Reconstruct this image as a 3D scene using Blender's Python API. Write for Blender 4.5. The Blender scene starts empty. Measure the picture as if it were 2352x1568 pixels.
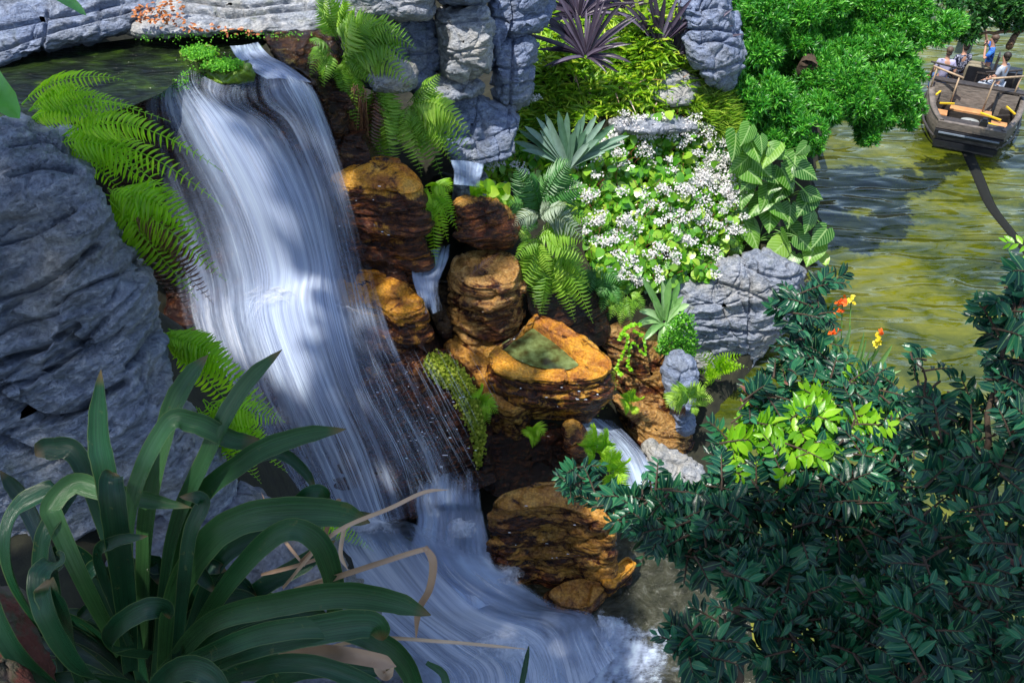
import bpy, math, random
import numpy as np
from mathutils import Vector
random.seed(7); RNG = np.random.default_rng(11)
SUND = np.array([-.30, -.22, 1.])/np.linalg.norm([-.30, -.22, 1.])
SC = bpy.context.scene; COL = SC.collection
# ------------------------------------------------------------------ camera model
PITCH = math.radians(41); CZ = 12.0; FP = 1960.0
FW = np.array([0, math.cos(PITCH), -math.sin(PITCH)]); UP = np.array([0, math.sin(PITCH), math.cos(PITCH)]); RT = np.array([1., 0, 0])
CAM = np.array([0, 0, CZ])
def ray(x, y): return RT*((x-1176)/FP) + UP*((784-y)/FP) + FW
def PZ(x, y, z): r = ray(x, y); return CAM + r*((z-CZ)/r[2])
def PY(x, y, Y): r = ray(x, y); return CAM + r*(Y/r[1])
def PD(x, y, d): return CAM + ray(x, y)*d
def nrm(v): v = np.asarray(v, float); return v/np.maximum(np.linalg.norm(v, axis=-1, keepdims=True), 1e-9)
cd = bpy.data.cameras.new('camera'); cam = bpy.data.objects.new('camera', cd); COL.objects.link(cam)
cam.location = (0, 0, CZ); cam.rotation_euler = (math.pi/2-PITCH, 0, 0)
cd.sensor_width = 36; cd.lens = 36*FP/2352; cd.clip_end = 2000; cd.clip_start = 0.05; SC.camera = cam
# ------------------------------------------------------------------ noise
def h3(ix, iy, iz, seed=0):
    with np.errstate(over='ignore'):
        h = (ix.astype(np.int64)*374761393 + iy.astype(np.int64)*668265263 + iz.astype(np.int64)*2147483647 + seed*1274126177) & 0xFFFFFFFF
        h = ((h ^ (h >> 13))*1274126177) & 0xFFFFFFFF
        h = ((h ^ (h >> 16))*2246822519) & 0xFFFFFFFF
        h = h ^ (h >> 15)
    return (h & 0xFFFFFF)/float(0xFFFFFF)
def vn(P, seed=0):
    I = np.floor(P).astype(np.int64); F = P-I; F = F*F*(3-2*F); r = 0
    for a in (0, 1):
        for b in (0, 1):
            for c in (0, 1):
                w = (F[:, 0] if a else 1-F[:, 0])*(F[:, 1] if b else 1-F[:, 1])*(F[:, 2] if c else 1-F[:, 2])
                r = r + w*h3(I[:, 0]+a, I[:, 1]+b, I[:, 2]+c, seed)
    return r
def fbm(P, octv=4, seed=0, gain=.5):
    s = 0; a = 1; t = 0
    for o in range(octv):
        s = s + a*vn(P*(2.03**o)+o*17.3, seed+o); t += a; a *= gain
    return s/t
def vor(P, seed=0):
    I = np.floor(P).astype(np.int64); F1 = np.full(len(P), 9.); F2 = np.full(len(P), 9.); C = P*0; H = np.zeros((len(P), 4))
    for a in (-1, 0, 1):
        for b in (-1, 0, 1):
            for c in (-1, 0, 1):
                J = I+np.array([a, b, c])
                q = np.stack([J[:, k]+h3(J[:, 0], J[:, 1], J[:, 2], seed+k+1) for k in range(3)], 1)
                d = np.linalg.norm(P-q, axis=1); m = d < F1
                F2 = np.where(m, F1, np.minimum(F2, d)); F1 = np.where(m, d, F1); C = np.where(m[:, None], q, C); H = np.where(m[:, None], np.stack([h3(J[:, 0], J[:, 1], J[:, 2], seed+k+11) for k in range(4)], 1), H)
    return F1, F2, C, H
# ------------------------------------------------------------------ mesh collector
def tag(o, label=None, cat=None, group=None, kind=None):
    if label: o['label'] = label
    if cat: o['category'] = cat
    if group: o['group'] = group
    if kind: o['kind'] = kind
    return o
def empty(name, loc, label, cat, group=None):
    o = bpy.data.objects.new(name, None); o.location = tuple(loc); COL.objects.link(o); o.empty_display_size = .2
    return tag(o, label, cat, group)
class MB:
    def __init__(s): s.v = []; s.q = []; s.t = []; s.uv = []; s.a = []; s.n = 0
    def add(s, V, Q=None, T=None, uv=None, a=None):
        V = np.asarray(V, float).reshape(-1, 3); k = len(V)
        s.v.append(V)
        if Q is not None and len(Q): s.q.append(np.asarray(Q, int).reshape(-1, 4)+s.n)
        if T is not None and len(T): s.t.append(np.asarray(T, int).reshape(-1, 3)+s.n)
        s.uv.append(np.zeros((k, 2)) if uv is None else np.asarray(uv, float).reshape(-1, 2))
        s.a.append(np.zeros(k) if a is None else np.broadcast_to(np.asarray(a, float), (k,)).copy())
        s.n += k; return s
    def build(s, name, mat, parent=None, smooth=True):
        V = np.concatenate(s.v); q = np.concatenate(s.q) if s.q else np.zeros((0, 4), int); t = np.concatenate(s.t) if s.t else np.zeros((0, 3), int)
        A = np.concatenate(s.a); UVv = np.concatenate(s.uv)
        if parent is not None: V = V-np.array(WLOC[parent.name])
        me = bpy.data.meshes.new(name)
        me.vertices.add(len(V)); me.vertices.foreach_set('co', V.astype(np.float32).ravel())
        lo = np.concatenate([q.ravel(), t.ravel()]).astype(np.int32)
        me.loops.add(len(lo)); me.loops.foreach_set('vertex_index', lo)
        ls = np.concatenate([np.arange(len(q))*4, len(q)*4+np.arange(len(t))*3]).astype(np.int32)
        me.polygons.add(len(ls)); me.polygons.foreach_set('loop_start', ls)
        try: me.polygons.foreach_set('loop_total', np.concatenate([np.full(len(q), 4), np.full(len(t), 3)]).astype(np.int32))
        except Exception: pass
        me.update(calc_edges=True)
        u = me.uv_layers.new(name='UVMap'); u.data.foreach_set('uv', UVv[lo].astype(np.float32).ravel())
        at = me.attributes.new('a', 'FLOAT', 'POINT'); at.data.foreach_set('value', A.astype(np.float32))
        me.polygons.foreach_set('use_smooth', np.full(len(ls), smooth)); me.validate()
        if mat is not None: me.materials.append(mat)
        o = bpy.data.objects.new(name, me); COL.objects.link(o)
        if parent is not None: o.parent = parent; WLOC[o.name] = WLOC[parent.name]
        else: WLOC[o.name] = (0, 0, 0)
        return o
WLOC = {}
def thing(name, loc, label, cat, group=None):
    o = empty(name, loc, label, cat, group); WLOC[o.name] = tuple(loc); return o
def catmull(pts, n):
    P = np.asarray(pts, float); k = len(P)
    if k == 2: t = np.linspace(0, 1, n)[:, None]; return P[0]*(1-t)+P[1]*t
    E = np.vstack([2*P[0]-P[1], P, 2*P[-1]-P[-2]]); u = np.linspace(0, k-1-1e-6, n); i = u.astype(int); f = (u-i)[:, None]
    a, b, c, d = E[i], E[i+1], E[i+2], E[i+3]
    return .5*((2*b)+(c-a)*f+(2*a-5*b+4*c-d)*f**2+(-a+3*b-3*c+d)*f**3)
def tube(mb, path, rad, n=7, a=0, cap=True):
    P = np.asarray(path, float); k = len(P); R = np.broadcast_to(np.asarray(rad, float), (k,))
    T = nrm(np.gradient(P, axis=0)); h = np.array([0, 0, 1.]) if abs(T[0][2]) < .9 else np.array([1., 0, 0])
    N = nrm(np.cross(T, h)); B = np.cross(T, N); th = np.linspace(0, 2*math.pi, n, endpoint=False)
    V = P[:, None]+R[:, None, None]*(N[:, None]*np.cos(th)[None, :, None]+B[:, None]*np.sin(th)[None, :, None])
    V = V.reshape(-1, 3); i = np.arange(k-1)[:, None]; j = np.arange(n)[None]
    Q = np.stack([i*n+j, i*n+(j+1) % n, (i+1)*n+(j+1) % n, (i+1)*n+j], -1).reshape(-1, 4); Tt = []
    if cap:
        V = np.vstack([V, P[0], P[-1]]); b = k*n
        Tt = [(b, (q+1) % n, q) for q in range(n)]+[(b+1, (k-1)*n+q, (k-1)*n+(q+1) % n) for q in range(n)]
    mb.add(V, Q, Tt, a=a)
def box(mb, c, s, R=None, a=0, bev=0):
    c = np.asarray(c, float); s = np.asarray(s, float)/2
    v = np.array([[x, y, z] for x in (-1, 1) for y in (-1, 1) for z in (-1, 1)], float)*s
    if R is not None: v = v@np.asarray(R).T
    mb.add(v+c, [(0, 1, 3, 2), (4, 6, 7, 5), (0, 4, 5, 1), (2, 3, 7, 6), (0, 2, 6, 4), (1, 5, 7, 3)], a=a)
def ribbon(mb, path, w, nh, cols=5, cup=.18, a=0, thick=0):
    """leaf blade: path (k,3), widths (k,), nh normal hint (3,) or (k,3)"""
    P = np.asarray(path, float); k = len(P); T = nrm(np.gradient(P, axis=0)); N = np.broadcast_to(np.asarray(nh, float), (k, 3))
    S = nrm(np.cross(N, T)); N = nrm(np.cross(T, S)); u = np.linspace(-1, 1, cols)
    w = np.asarray(w, float)
    V = P[:, None]+S[:, None]*(w[:, None]*u[None]*.5)[..., None]+N[:, None]*((w[:, None]*(u**2)[None])*cup)[..., None]
    i = np.arange(k-1)[:, None]; j = np.arange(cols-1)[None]
    Q = np.stack([i*cols+j, i*cols+j+1, (i+1)*cols+j+1, (i+1)*cols+j], -1).reshape(-1, 4)
    L = np.concatenate([[0], np.cumsum(np.linalg.norm(np.diff(P, axis=0), axis=1))])
    uv = np.stack([np.broadcast_to((u+1)/2, (k, cols)), np.broadcast_to((L/max(L[-1], 1e-6))[:, None], (k, cols))], -1)
    mb.add(V.reshape(-1, 3), Q, uv=uv.reshape(-1, 2), a=a)
def batch(mb, T, Q, Tr, pos, d, n, L, W, a=None):
    T = np.asarray(T, float); pos = np.asarray(pos, float); m = len(pos)
    if m == 0: return
    d = nrm(d); s = nrm(np.cross(n, d)); nn = np.cross(d, s)
    L = np.broadcast_to(L, (m,)); W = np.broadcast_to(W, (m,)); a = RNG.random(m) if a is None else np.broadcast_to(a, (m,))
    V = pos[:, None]+d[:, None]*(L[:, None]*T[None, :, 0])[..., None]+s[:, None]*(W[:, None]*T[None, :, 1])[..., None]+nn[:, None]*(L[:, None]*T[None, :, 2])[..., None]
    k = len(T); off = (np.arange(m)*k)[:, None, None]
    q = (np.asarray(Q, int)[None]+off).reshape(-1, 4) if len(Q) else None
    t = (np.asarray(Tr, int)[None]+off).reshape(-1, 3) if len(Tr) else None
    uv = np.stack([T[:, 1]+.5, T[:, 0]], 1); uv = np.broadcast_to(uv[None], (m, k, 2)).reshape(-1, 2)
    mb.add(V.reshape(-1, 3), q, t, uv=uv, a=np.repeat(a, k))
# templates (along, across, normal)
def leaf_T(prof, fold=.12, droop=.15):
    v = []; q = []; t = []
    for i, (x, w) in enumerate(prof):
        z = -droop*x*x
        v += [(x, -w/2, z+fold*w*.5), (x, 0, z), (x, w/2, z+fold*w*.5)]
    for i in range(len(prof)-1):
        b = i*3; q += [(b, b+1, b+4, b+3), (b+1, b+2, b+5, b+4)]
    return v, q, t
LEAF = leaf_T([(0, .06), (.2, .7), (.45, 1), (.7, .78), (.9, .3), (1, .02)])
LEAFC = leaf_T([(0, .06), (.2, .7), (.45, 1), (.7, .78), (.9, .3), (1, .02)], fold=.25, droop=.4)
BLADE = leaf_T([(0, .5), (.5, 1), (1, .05)], fold=.1, droop=.2)
ROUND = leaf_T([(-.12, .45), (.08, .95), (.4, 1.05), (.75, .7), (1, .06)], fold=.1, droop=.18)
def serr(teeth=7):
    v = []; t = []
    for i in range(teeth+1):
        x = i/teeth; v.append((x, 0, -.25*x*x))
    for i in range(teeth):
        x0 = (i+.9)/teeth; w = (1-(i/teeth))**.6*(.75+.25*min(1, i)); z = -.25*x0*x0
        for sgn in (-1, 1):
            v.append((min(1, x0+.04), sgn*w*.5, z-.01)); k = len(v)-1
            t.append((i, k, i+1) if sgn > 0 else (i, i+1, k))
    return v, [], t
SERR = serr()
PIN = leaf_T([(0, .55), (.3, 1), (.65, .72), (1, .03)], fold=.3, droop=.3)
def bez(P0, P1, P2, n):
    t = np.linspace(0, 1, n)[:, None]; return P0*(1-t)**2+2*P1*t*(1-t)+P2*t*t
def frond(mb, P0, P1, P2, plen, npin=20, tmpl=PIN, wr=.2, bare=.1, nh=None, a=None, sweep=.35, droop=.25, jit=.06):
    C = bez(P0, P1, P2, 24); L = np.linalg.norm(np.diff(C, axis=0), axis=1).sum()
    r = .0035*max(L, .3); tube(mb, C, np.linspace(r*1.6, r*.4, 24), 4, a=.45, cap=False)
    t = np.linspace(bare, .995, npin)
    P = (P0*(1-t[:, None])**2+2*P1*(t*(1-t))[:, None]+P2*(t*t)[:, None]); D = nrm(2*(P1-P0)*(1-t)[:, None]+2*(P2-P1)*t[:, None])
    if nh is None: nh = nrm(np.array([0, -.5, .85]))
    S = nrm(np.cross(D, nh)); N = nrm(np.cross(S, D))
    s = (t-bare)/(1-bare); ln = plen*np.clip((s*3.2+.35), 0, 1)*np.clip((1-s)*1.7, 0.04, 1)**.8
    av = RNG.random() if a is None else a
    for sg in (-1, 1):
        d = S*sg+D*sweep+N*(-droop)+RNG.normal(0, jit, (npin, 3))
        batch(mb, *tmpl, P, d, N+RNG.normal(0, .12, (npin, 3)), ln*(1+RNG.normal(0, .05, npin)), ln*wr, a=np.clip(av*.7+.3*RNG.random(npin), 0, 1))
# ------------------------------------------------------------------ materials
def newmat(name):
    m = bpy.data.materials.new(name); m.use_nodes = True; nt = m.node_tree; nt.nodes.clear()
    out = nt.nodes.new('ShaderNodeOutputMaterial'); return m, nt, out
def N_(nt, t, **k):
    n = nt.nodes.new('ShaderNode'+t)
    for a, b in k.items():
        if a in n.inputs: n.inputs[a].default_value = b
        else: setattr(n, a, b)
    return n
def lk(nt, a, b): nt.links.new(a, b)
def ramp(nt, stops, src=None, interp='LINEAR'):
    r = nt.nodes.new('ShaderNodeValToRGB'); r.color_ramp.interpolation = interp; e = r.color_ramp.elements
    while len(e) < len(stops): e.new(.5)
    for x, (p, c) in zip(e, stops): x.position = p; x.color = (*c, 1) if len(c) == 3 else c
    if src is not None: lk(nt, src, r.inputs[0])
    return r
def mixc(nt, f, a, b, mode='MIX'):
    m = nt.nodes.new('ShaderNodeMix'); m.data_type = 'RGBA'; m.blend_type = mode
    for s, v in ((0, f), (6, a), (7, b)):
        if hasattr(v, 'is_output'): lk(nt, v, m.inputs[s])
        else: m.inputs[s].default_value = v if s == 0 else (*v, 1)
    return m.outputs[2]
def noise(nt, vec, scale, det=5, rough=.55, dist=0):
    n = N_(nt, 'TexNoise', Scale=scale, Detail=det, Roughness=rough, Distortion=dist)
    if vec is not None: lk(nt, vec, n.inputs['Vector'])
    return n.outputs[0]
def mapping(nt, vec, sc=(1, 1, 1), rot=(0, 0, 0)):
    m = N_(nt, 'Mapping'); m.inputs['Scale'].default_value = sc; m.inputs['Rotation'].default_value = rot; lk(nt, vec, m.inputs[0]); return m.outputs[0]
def math_(nt, op, a, b=None):
    m = nt.nodes.new('ShaderNodeMath'); m.operation = op
    for i, v in enumerate((a, b)):
        if v is None: continue
        if hasattr(v, 'is_output'): lk(nt, v, m.inputs[i])
        else: m.inputs[i].default_value = v
    return m.outputs[0]
def leaf_mat(name, c0, c1, c2=None, rough=.4, trans=.35, tcol=None, spec=.5, veins=0, stripes=0, rib=0):
    m, nt, out = newmat(name); at = N_(nt, 'Attribute', attribute_name='a')
    st = [(0, c0), (1, c1)] if c2 is None else [(0, c0), (.6, c1), (1, c2)]
    col = ramp(nt, st, at.outputs['Fac']).outputs[0]
    tc = N_(nt, 'TexCoord'); nz = noise(nt, tc.outputs['Object'], 9, 3)
    col = mixc(nt, .35, col, ramp(nt, [(.3, (.55, .55, .55)), (.7, (1.3, 1.3, 1.3))], nz).outputs[0], 'MULTIPLY')
    p = N_(nt, 'BsdfPrincipled', Roughness=rough); p.inputs['Specular IOR Level'].default_value = spec
    if veins:
        uv = N_(nt, 'UVMap').outputs[0]; sp = N_(nt, 'SeparateXYZ'); lk(nt, uv, sp.inputs[0])
        au = math_(nt, 'ABSOLUTE', math_(nt, 'SUBTRACT', sp.outputs[0], .5))
        ph = math_(nt, 'FRACT', math_(nt, 'SUBTRACT', math_(nt, 'MULTIPLY', sp.outputs[1], 7.), math_(nt, 'MULTIPLY', au, 6.)))
        ln = math_(nt, 'LESS_THAN', math_(nt, 'ABSOLUTE', math_(nt, 'SUBTRACT', ph, .5)), .09)
        mid = math_(nt, 'LESS_THAN', au, .035); v = math_(nt, 'MAXIMUM', ln, mid)
        col = mixc(nt, math_(nt, 'MULTIPLY', v, veins), col, (.5, .7, .28))
    hb = noise(nt, tc.outputs['Object'], 40, 2)
    if rib:
        sp = N_(nt, 'SeparateXYZ'); lk(nt, N_(nt, 'UVMap').outputs[0], sp.inputs[0]); col = mixc(nt, math_(nt, 'MULTIPLY', math_(nt, 'LESS_THAN', math_(nt, 'ABSOLUTE', math_(nt, 'SUBTRACT', sp.outputs[0], .5)), .045), rib), col, (.1, .22, .09))
    if stripes: hb = noise(nt, mapping(nt, N_(nt, 'UVMap').outputs[0], (38, 1.5, 1)), 1, 4, .6); col = mixc(nt, stripes, col, ramp(nt, [(.35, (.5, .5, .5)), (.65, (1.6, 1.55, 1.4))], hb).outputs[0], 'MULTIPLY')
    if stripes:
        sp = N_(nt, 'SeparateXYZ'); lk(nt, N_(nt, 'UVMap').outputs[0], sp.inputs[0]); col = mixc(nt, ramp(nt, [(.955, (0, 0, 0)), (.985, (.6, .6, .6))], sp.outputs[1]).outputs[0], col, (.2, .11, .05)); col = mixc(nt, ramp(nt, [(.46, (0, 0, 0)), (.49, (.55, .55, .55))], math_(nt, 'ABSOLUTE', math_(nt, 'SUBTRACT', sp.outputs[0], .5))).outputs[0], col, (.14, .2, .07)); col = mixc(nt, ramp(nt, [(.64, (0, 0, 0)), (.7, (.5, .5, .5))], noise(nt, tc.outputs['Object'], 22, 4, .7)).outputs[0], col, (.12, .13, .04))
    lk(nt, col, p.inputs['Base Color'])
    b = N_(nt, 'Bump', Strength=.35 if stripes else .25, Distance=.01); lk(nt, hb, b.inputs['Height']); lk(nt, b.outputs[0], p.inputs['Normal'])
    t = N_(nt, 'BsdfTranslucent')
    lk(nt, mixc(nt, 1., col, tcol or (1.6, 1.7, .5), 'MULTIPLY'), t.inputs[0])
    mx = N_(nt, 'MixShader', Fac=trans); lk(nt, p.outputs[0], mx.inputs[1]); lk(nt, t.outputs[0], mx.inputs[2]); lk(nt, mx.outputs[0], out.inputs[0]); return m
def rock_mat(name, kind='grey', wet=0., tint=(1, 1, 1), orange=.5, bump=1.):
    m, nt, out = newmat(name); tc = N_(nt, 'TexCoord').outputs['Object']; at = N_(nt, 'Attribute', attribute_name='a').outputs['Fac']
    st = mapping(nt, tc, (1, 1, 3.2)); n1 = noise(nt, tc, 1.3, 6, .6); n2 = noise(nt, st, 6, 7, .65); n3 = noise(nt, tc, 28, 5, .6); n4 = noise(nt, tc, 2.3, 5, .6, .6)
    p = N_(nt, 'BsdfPrincipled')
    if kind == 'grey':
        c = ramp(nt, [(.25, (.085, .095, .125)), (.5, (.2, .225, .28)), (.75, (.42, .43, .46))], n2).outputs[0]
        c = mixc(nt, ramp(nt, [(.45, (0, 0, 0)), (.62, (1, 1, 1))], n1).outputs[0], c, mixc(nt, .45, c, (.34, .31, .25)))
        c = mixc(nt, .6, c, ramp(nt, [(.35, (.45, .47, .52)), (.6, (1.25, 1.25, 1.25))], n3).outputs[0], 'MULTIPLY')
        # moss / algae stain
        c = mixc(nt, ramp(nt, [(.62, (0, 0, 0)), (.74, (.6, .6, .6))], n4).outputs[0], c, (.11, .13, .07))
        p.inputs['Roughness'].default_value = .62-.35*wet; rs = None
    else:
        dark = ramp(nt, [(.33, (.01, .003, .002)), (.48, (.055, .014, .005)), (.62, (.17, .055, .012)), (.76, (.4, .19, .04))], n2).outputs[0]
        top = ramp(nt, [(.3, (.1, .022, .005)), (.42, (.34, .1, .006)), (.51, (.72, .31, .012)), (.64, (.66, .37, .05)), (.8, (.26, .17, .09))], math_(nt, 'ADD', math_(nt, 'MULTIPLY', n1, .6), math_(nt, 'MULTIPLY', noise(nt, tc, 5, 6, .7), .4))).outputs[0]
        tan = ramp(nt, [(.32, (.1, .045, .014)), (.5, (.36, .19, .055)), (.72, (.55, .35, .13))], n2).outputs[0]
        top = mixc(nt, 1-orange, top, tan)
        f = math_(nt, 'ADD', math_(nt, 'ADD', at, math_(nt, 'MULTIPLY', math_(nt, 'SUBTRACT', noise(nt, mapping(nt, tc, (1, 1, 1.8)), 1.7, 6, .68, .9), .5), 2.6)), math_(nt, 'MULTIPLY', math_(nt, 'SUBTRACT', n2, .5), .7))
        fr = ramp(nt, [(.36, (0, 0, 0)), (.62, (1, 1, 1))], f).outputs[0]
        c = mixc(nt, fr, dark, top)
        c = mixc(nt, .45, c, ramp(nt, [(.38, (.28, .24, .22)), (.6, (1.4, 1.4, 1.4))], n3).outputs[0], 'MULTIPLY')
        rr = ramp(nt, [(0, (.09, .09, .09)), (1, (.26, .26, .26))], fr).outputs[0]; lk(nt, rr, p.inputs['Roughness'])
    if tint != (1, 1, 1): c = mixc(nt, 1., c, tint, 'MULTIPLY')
    lk(nt, c, p.inputs['Base Color'])
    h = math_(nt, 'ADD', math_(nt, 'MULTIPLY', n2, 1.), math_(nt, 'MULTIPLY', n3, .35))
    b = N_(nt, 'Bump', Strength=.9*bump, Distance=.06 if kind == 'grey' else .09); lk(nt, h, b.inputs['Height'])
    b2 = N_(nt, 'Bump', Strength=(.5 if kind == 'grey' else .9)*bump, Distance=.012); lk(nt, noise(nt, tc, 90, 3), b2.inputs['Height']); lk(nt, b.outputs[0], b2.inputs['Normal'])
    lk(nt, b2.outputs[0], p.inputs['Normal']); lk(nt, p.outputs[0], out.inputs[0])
    return m
def plain(name, c, rough=.5, var=.3, scale=8, metal=0, bumps=0, stretch=(1, 1, 1)):
    m, nt, out = newmat(name); tc = mapping(nt, N_(nt, 'TexCoord').outputs['Object'], stretch); n = noise(nt, tc, scale, 5, .6)
    lo = tuple(x*(1-var) for x in c); hi = tuple(min(1, x*(1+var)) for x in c)
    p = N_(nt, 'BsdfPrincipled', Roughness=rough, Metallic=metal); lk(nt, ramp(nt, [(.3, lo), (.7, hi)], n).outputs[0], p.inputs['Base Color'])
    if bumps: b = N_(nt, 'Bump', Strength=bumps, Distance=.02); lk(nt, n, b.inputs['Height']); lk(nt, b.outputs[0], p.inputs['Normal'])
    lk(nt, p.outputs[0], out.inputs[0]); return m
def water_mat(name, su=14, sv=1.2, lo=.3, hi=.72, col=(.62, .72, .95), opac=.9, w=(.4, .3, .3), dist=.3):
    """white moving water: uv.x across the flow, uv.y along; attribute a = how thick the water is there"""
    m, nt, out = newmat(name); uv = N_(nt, 'UVMap').outputs[0]; at = N_(nt, 'Attribute', attribute_name='a').outputs['Fac']
    n1 = noise(nt, mapping(nt, uv, (su, sv, 1)), 1, 4, .55, dist); n2 = noise(nt, mapping(nt, uv, (su*5, sv*2.2, 1)), 1, 4, .65, .1)
    n3 = noise(nt, mapping(nt, uv, (su*.35, sv*1.5, 1)), 1, 4, .5, .6); g = noise(nt, mapping(nt, uv, (su*9, sv*40, 1)), 1, 3, .7)
    s = math_(nt, 'ADD', math_(nt, 'MULTIPLY', n1, w[0]), math_(nt, 'ADD', math_(nt, 'MULTIPLY', n2, w[1]), math_(nt, 'MULTIPLY', n3, w[2])))
    f = math_(nt, 'ADD', math_(nt, 'ADD', s, math_(nt, 'MULTIPLY', math_(nt, 'SUBTRACT', g, .5), .12)), math_(nt, 'SUBTRACT', at, .5))
    al = ramp(nt, [(lo, (0, 0, 0)), (hi, (opac,)*3)], f, 'EASE').outputs[0]
    p = N_(nt, 'BsdfPrincipled', Roughness=.4); p.inputs['Specular IOR Level'].default_value = .3
    lk(nt, ramp(nt, [(.36, tuple(c*.35 for c in col)), (.5, tuple(c*.75 for c in col)), (.62, tuple(min(1, c*1.25) for c in col))], s).outputs[0], p.inputs['Base Color'])
    b = N_(nt, 'Bump', Strength=.2, Distance=.03); lk(nt, s, b.inputs['Height']); lk(nt, b.outputs[0], p.inputs['Normal'])
    tl = N_(nt, 'BsdfTranslucent', Color=(*col, 1)); mm = N_(nt, 'MixShader', Fac=.35); lk(nt, p.outputs[0], mm.inputs[1]); lk(nt, tl.outputs[0], mm.inputs[2])
    tr = N_(nt, 'BsdfTransparent'); mx = N_(nt, 'MixShader'); lk(nt, al, mx.inputs[0]); lk(nt, tr.outputs[0], mx.inputs[1]); lk(nt, mm.outputs[0], mx.inputs[2]); lk(nt, mx.outputs[0], out.inputs[0])
    return m
# ------------------------------------------------------------------ rocks
def chaikin(P, it=2):
    for _ in range(it):
        Q = np.roll(P, -1, 0); P = np.stack([P*.78+Q*.22, P*.22+Q*.78], 1).reshape(-1, P.shape[1])
    return P
def resample(P, n):
    Q = np.vstack([P, P[:1]]); L = np.concatenate([[0], np.cumsum(np.linalg.norm(np.diff(Q, axis=0), axis=1))]); t = np.linspace(0, L[-1], n, endpoint=False)
    return np.stack([np.interp(t, L, Q[:, k]) for k in range(P.shape[1])], 1)
def ringmesh(R):
    k, n = R.shape[:2]; i = np.arange(k-1)[:, None]; j = np.arange(n)[None]
    Q = np.stack([i*n+j, (i+1)*n+j, (i+1)*n+(j+1) % n, i*n+(j+1) % n], -1).reshape(-1, 4); return R.reshape(-1, 3), Q
def vnormals(V, Q):
    a = V[Q[:, 2]]-V[Q[:, 0]]; b = V[Q[:, 3]]-V[Q[:, 1]]; f = np.cross(a, b); N = np.zeros_like(V)
    for k in range(4): np.add.at(N, Q[:, k], f)
    return nrm(N)
def displace(V, N, amp=.06, size=.5, strata=.05, sh=.2, groove=.03, tilt=(0, 0), crack=0., csize=.6, fine=.012, seed=0, ctop=1., facet=.06, fsize=.45, fac2=.3, fsc=(9, 9, 22)):
    d = amp*2*(fbm(V/size+seed*3.1, 4, seed)-.5)
    zz = V[:, 2]+tilt[0]*V[:, 0]+tilt[1]*V[:, 1]+.5*sh*(fbm(V/(size*1.6)+9.1, 3, seed+5)-.5)*2
    k = np.floor(zz/sh); t = zz/sh-k; o = h3(k.astype(int), k.astype(int)*0+seed, k.astype(int)*0, 3)
    k2 = k+1; o2 = h3(k2.astype(int), k.astype(int)*0+seed, k.astype(int)*0, 3); e = np.clip((t-.85)/.15, 0, 1)
    side = 1-np.clip(np.abs(N[:, 2])*1.25-.2, 0, 1)
    d += side*strata*((o*(1-e)+o2*e)-.5)*2
    gk = h3(k.astype(int)+77, k.astype(int)*0+seed, k.astype(int)*0, 4); near = np.minimum(t, 1-t)*sh
    brk = np.clip((fbm(V/.5+3.3, 2, seed+9)-.38)*6, 0, 1)
    d -= side*groove*np.exp(-(near/.018)**2)*brk*(.4+gk)
    warp = .3*(np.stack([fbm(V/.45+q, 2, seed+q) for q in (1, 2, 3)], 1)-.5)*2
    if facet > 0:
        for fs, am in ((fsize, facet), (fsize*.4, facet*fac2)):
            F1, F2, C, H = vor(V*np.array([1, 1, 1.5])/fs+warp*.5, seed+31); d += am*((H[:, 0]-.5)*1.1+((V*np.array([1, 1, 1.5])/fs+warp*.5-C)*(H[:, 1:]-.5)).sum(1)*2.6)*np.clip((F2-F1)/.12, .0, 1)
    if crack > 0:
        F1, F2, C, H = vor(V*np.array([1, 1, .8])/csize+warp, seed)
        d -= crack*np.exp(-((F2-F1)/.035)**2)*(side*(1-ctop)+ctop)
    d += fine*2*(fbm((V+np.array([0, 0, 1.])*(tilt[0]*V[:, :1]+tilt[1]*V[:, 1:2]))*np.array(fsc, float), 4, seed+20, .6)-.5)
    return V+N*d[:, None]
def proj(P): v = P-CAM; z = v@FW; return np.stack([1176+FP*v[:, 0]/z, 784-FP*(v@UP)/z], 1)
def carve(V, N, lines, wig=4):
    if not lines: return V
    q = proj(V)+wig*2*(np.stack([fbm(V*3.1+7, 3, 51), fbm(V*3.1+19, 3, 52)], 1)-.5); d = np.zeros(len(V))
    for pts, w, dep in lines:
        C = catmull([(x, y, 0) for x, y in pts], 8*len(pts))[:, :2]; b = np.full(len(q), 1e9)
        for i in range(len(C)-1):
            a = C[i]; ab = C[i+1]-a; t = np.clip(((q-a)@ab)/(ab@ab+1e-9), 0, 1); b = np.minimum(b, np.linalg.norm(q-a-t[:, None]*ab, axis=1))
        d = np.maximum(d, dep*np.exp(-(b/w)**2))
    return V-N*d[:, None]
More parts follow.
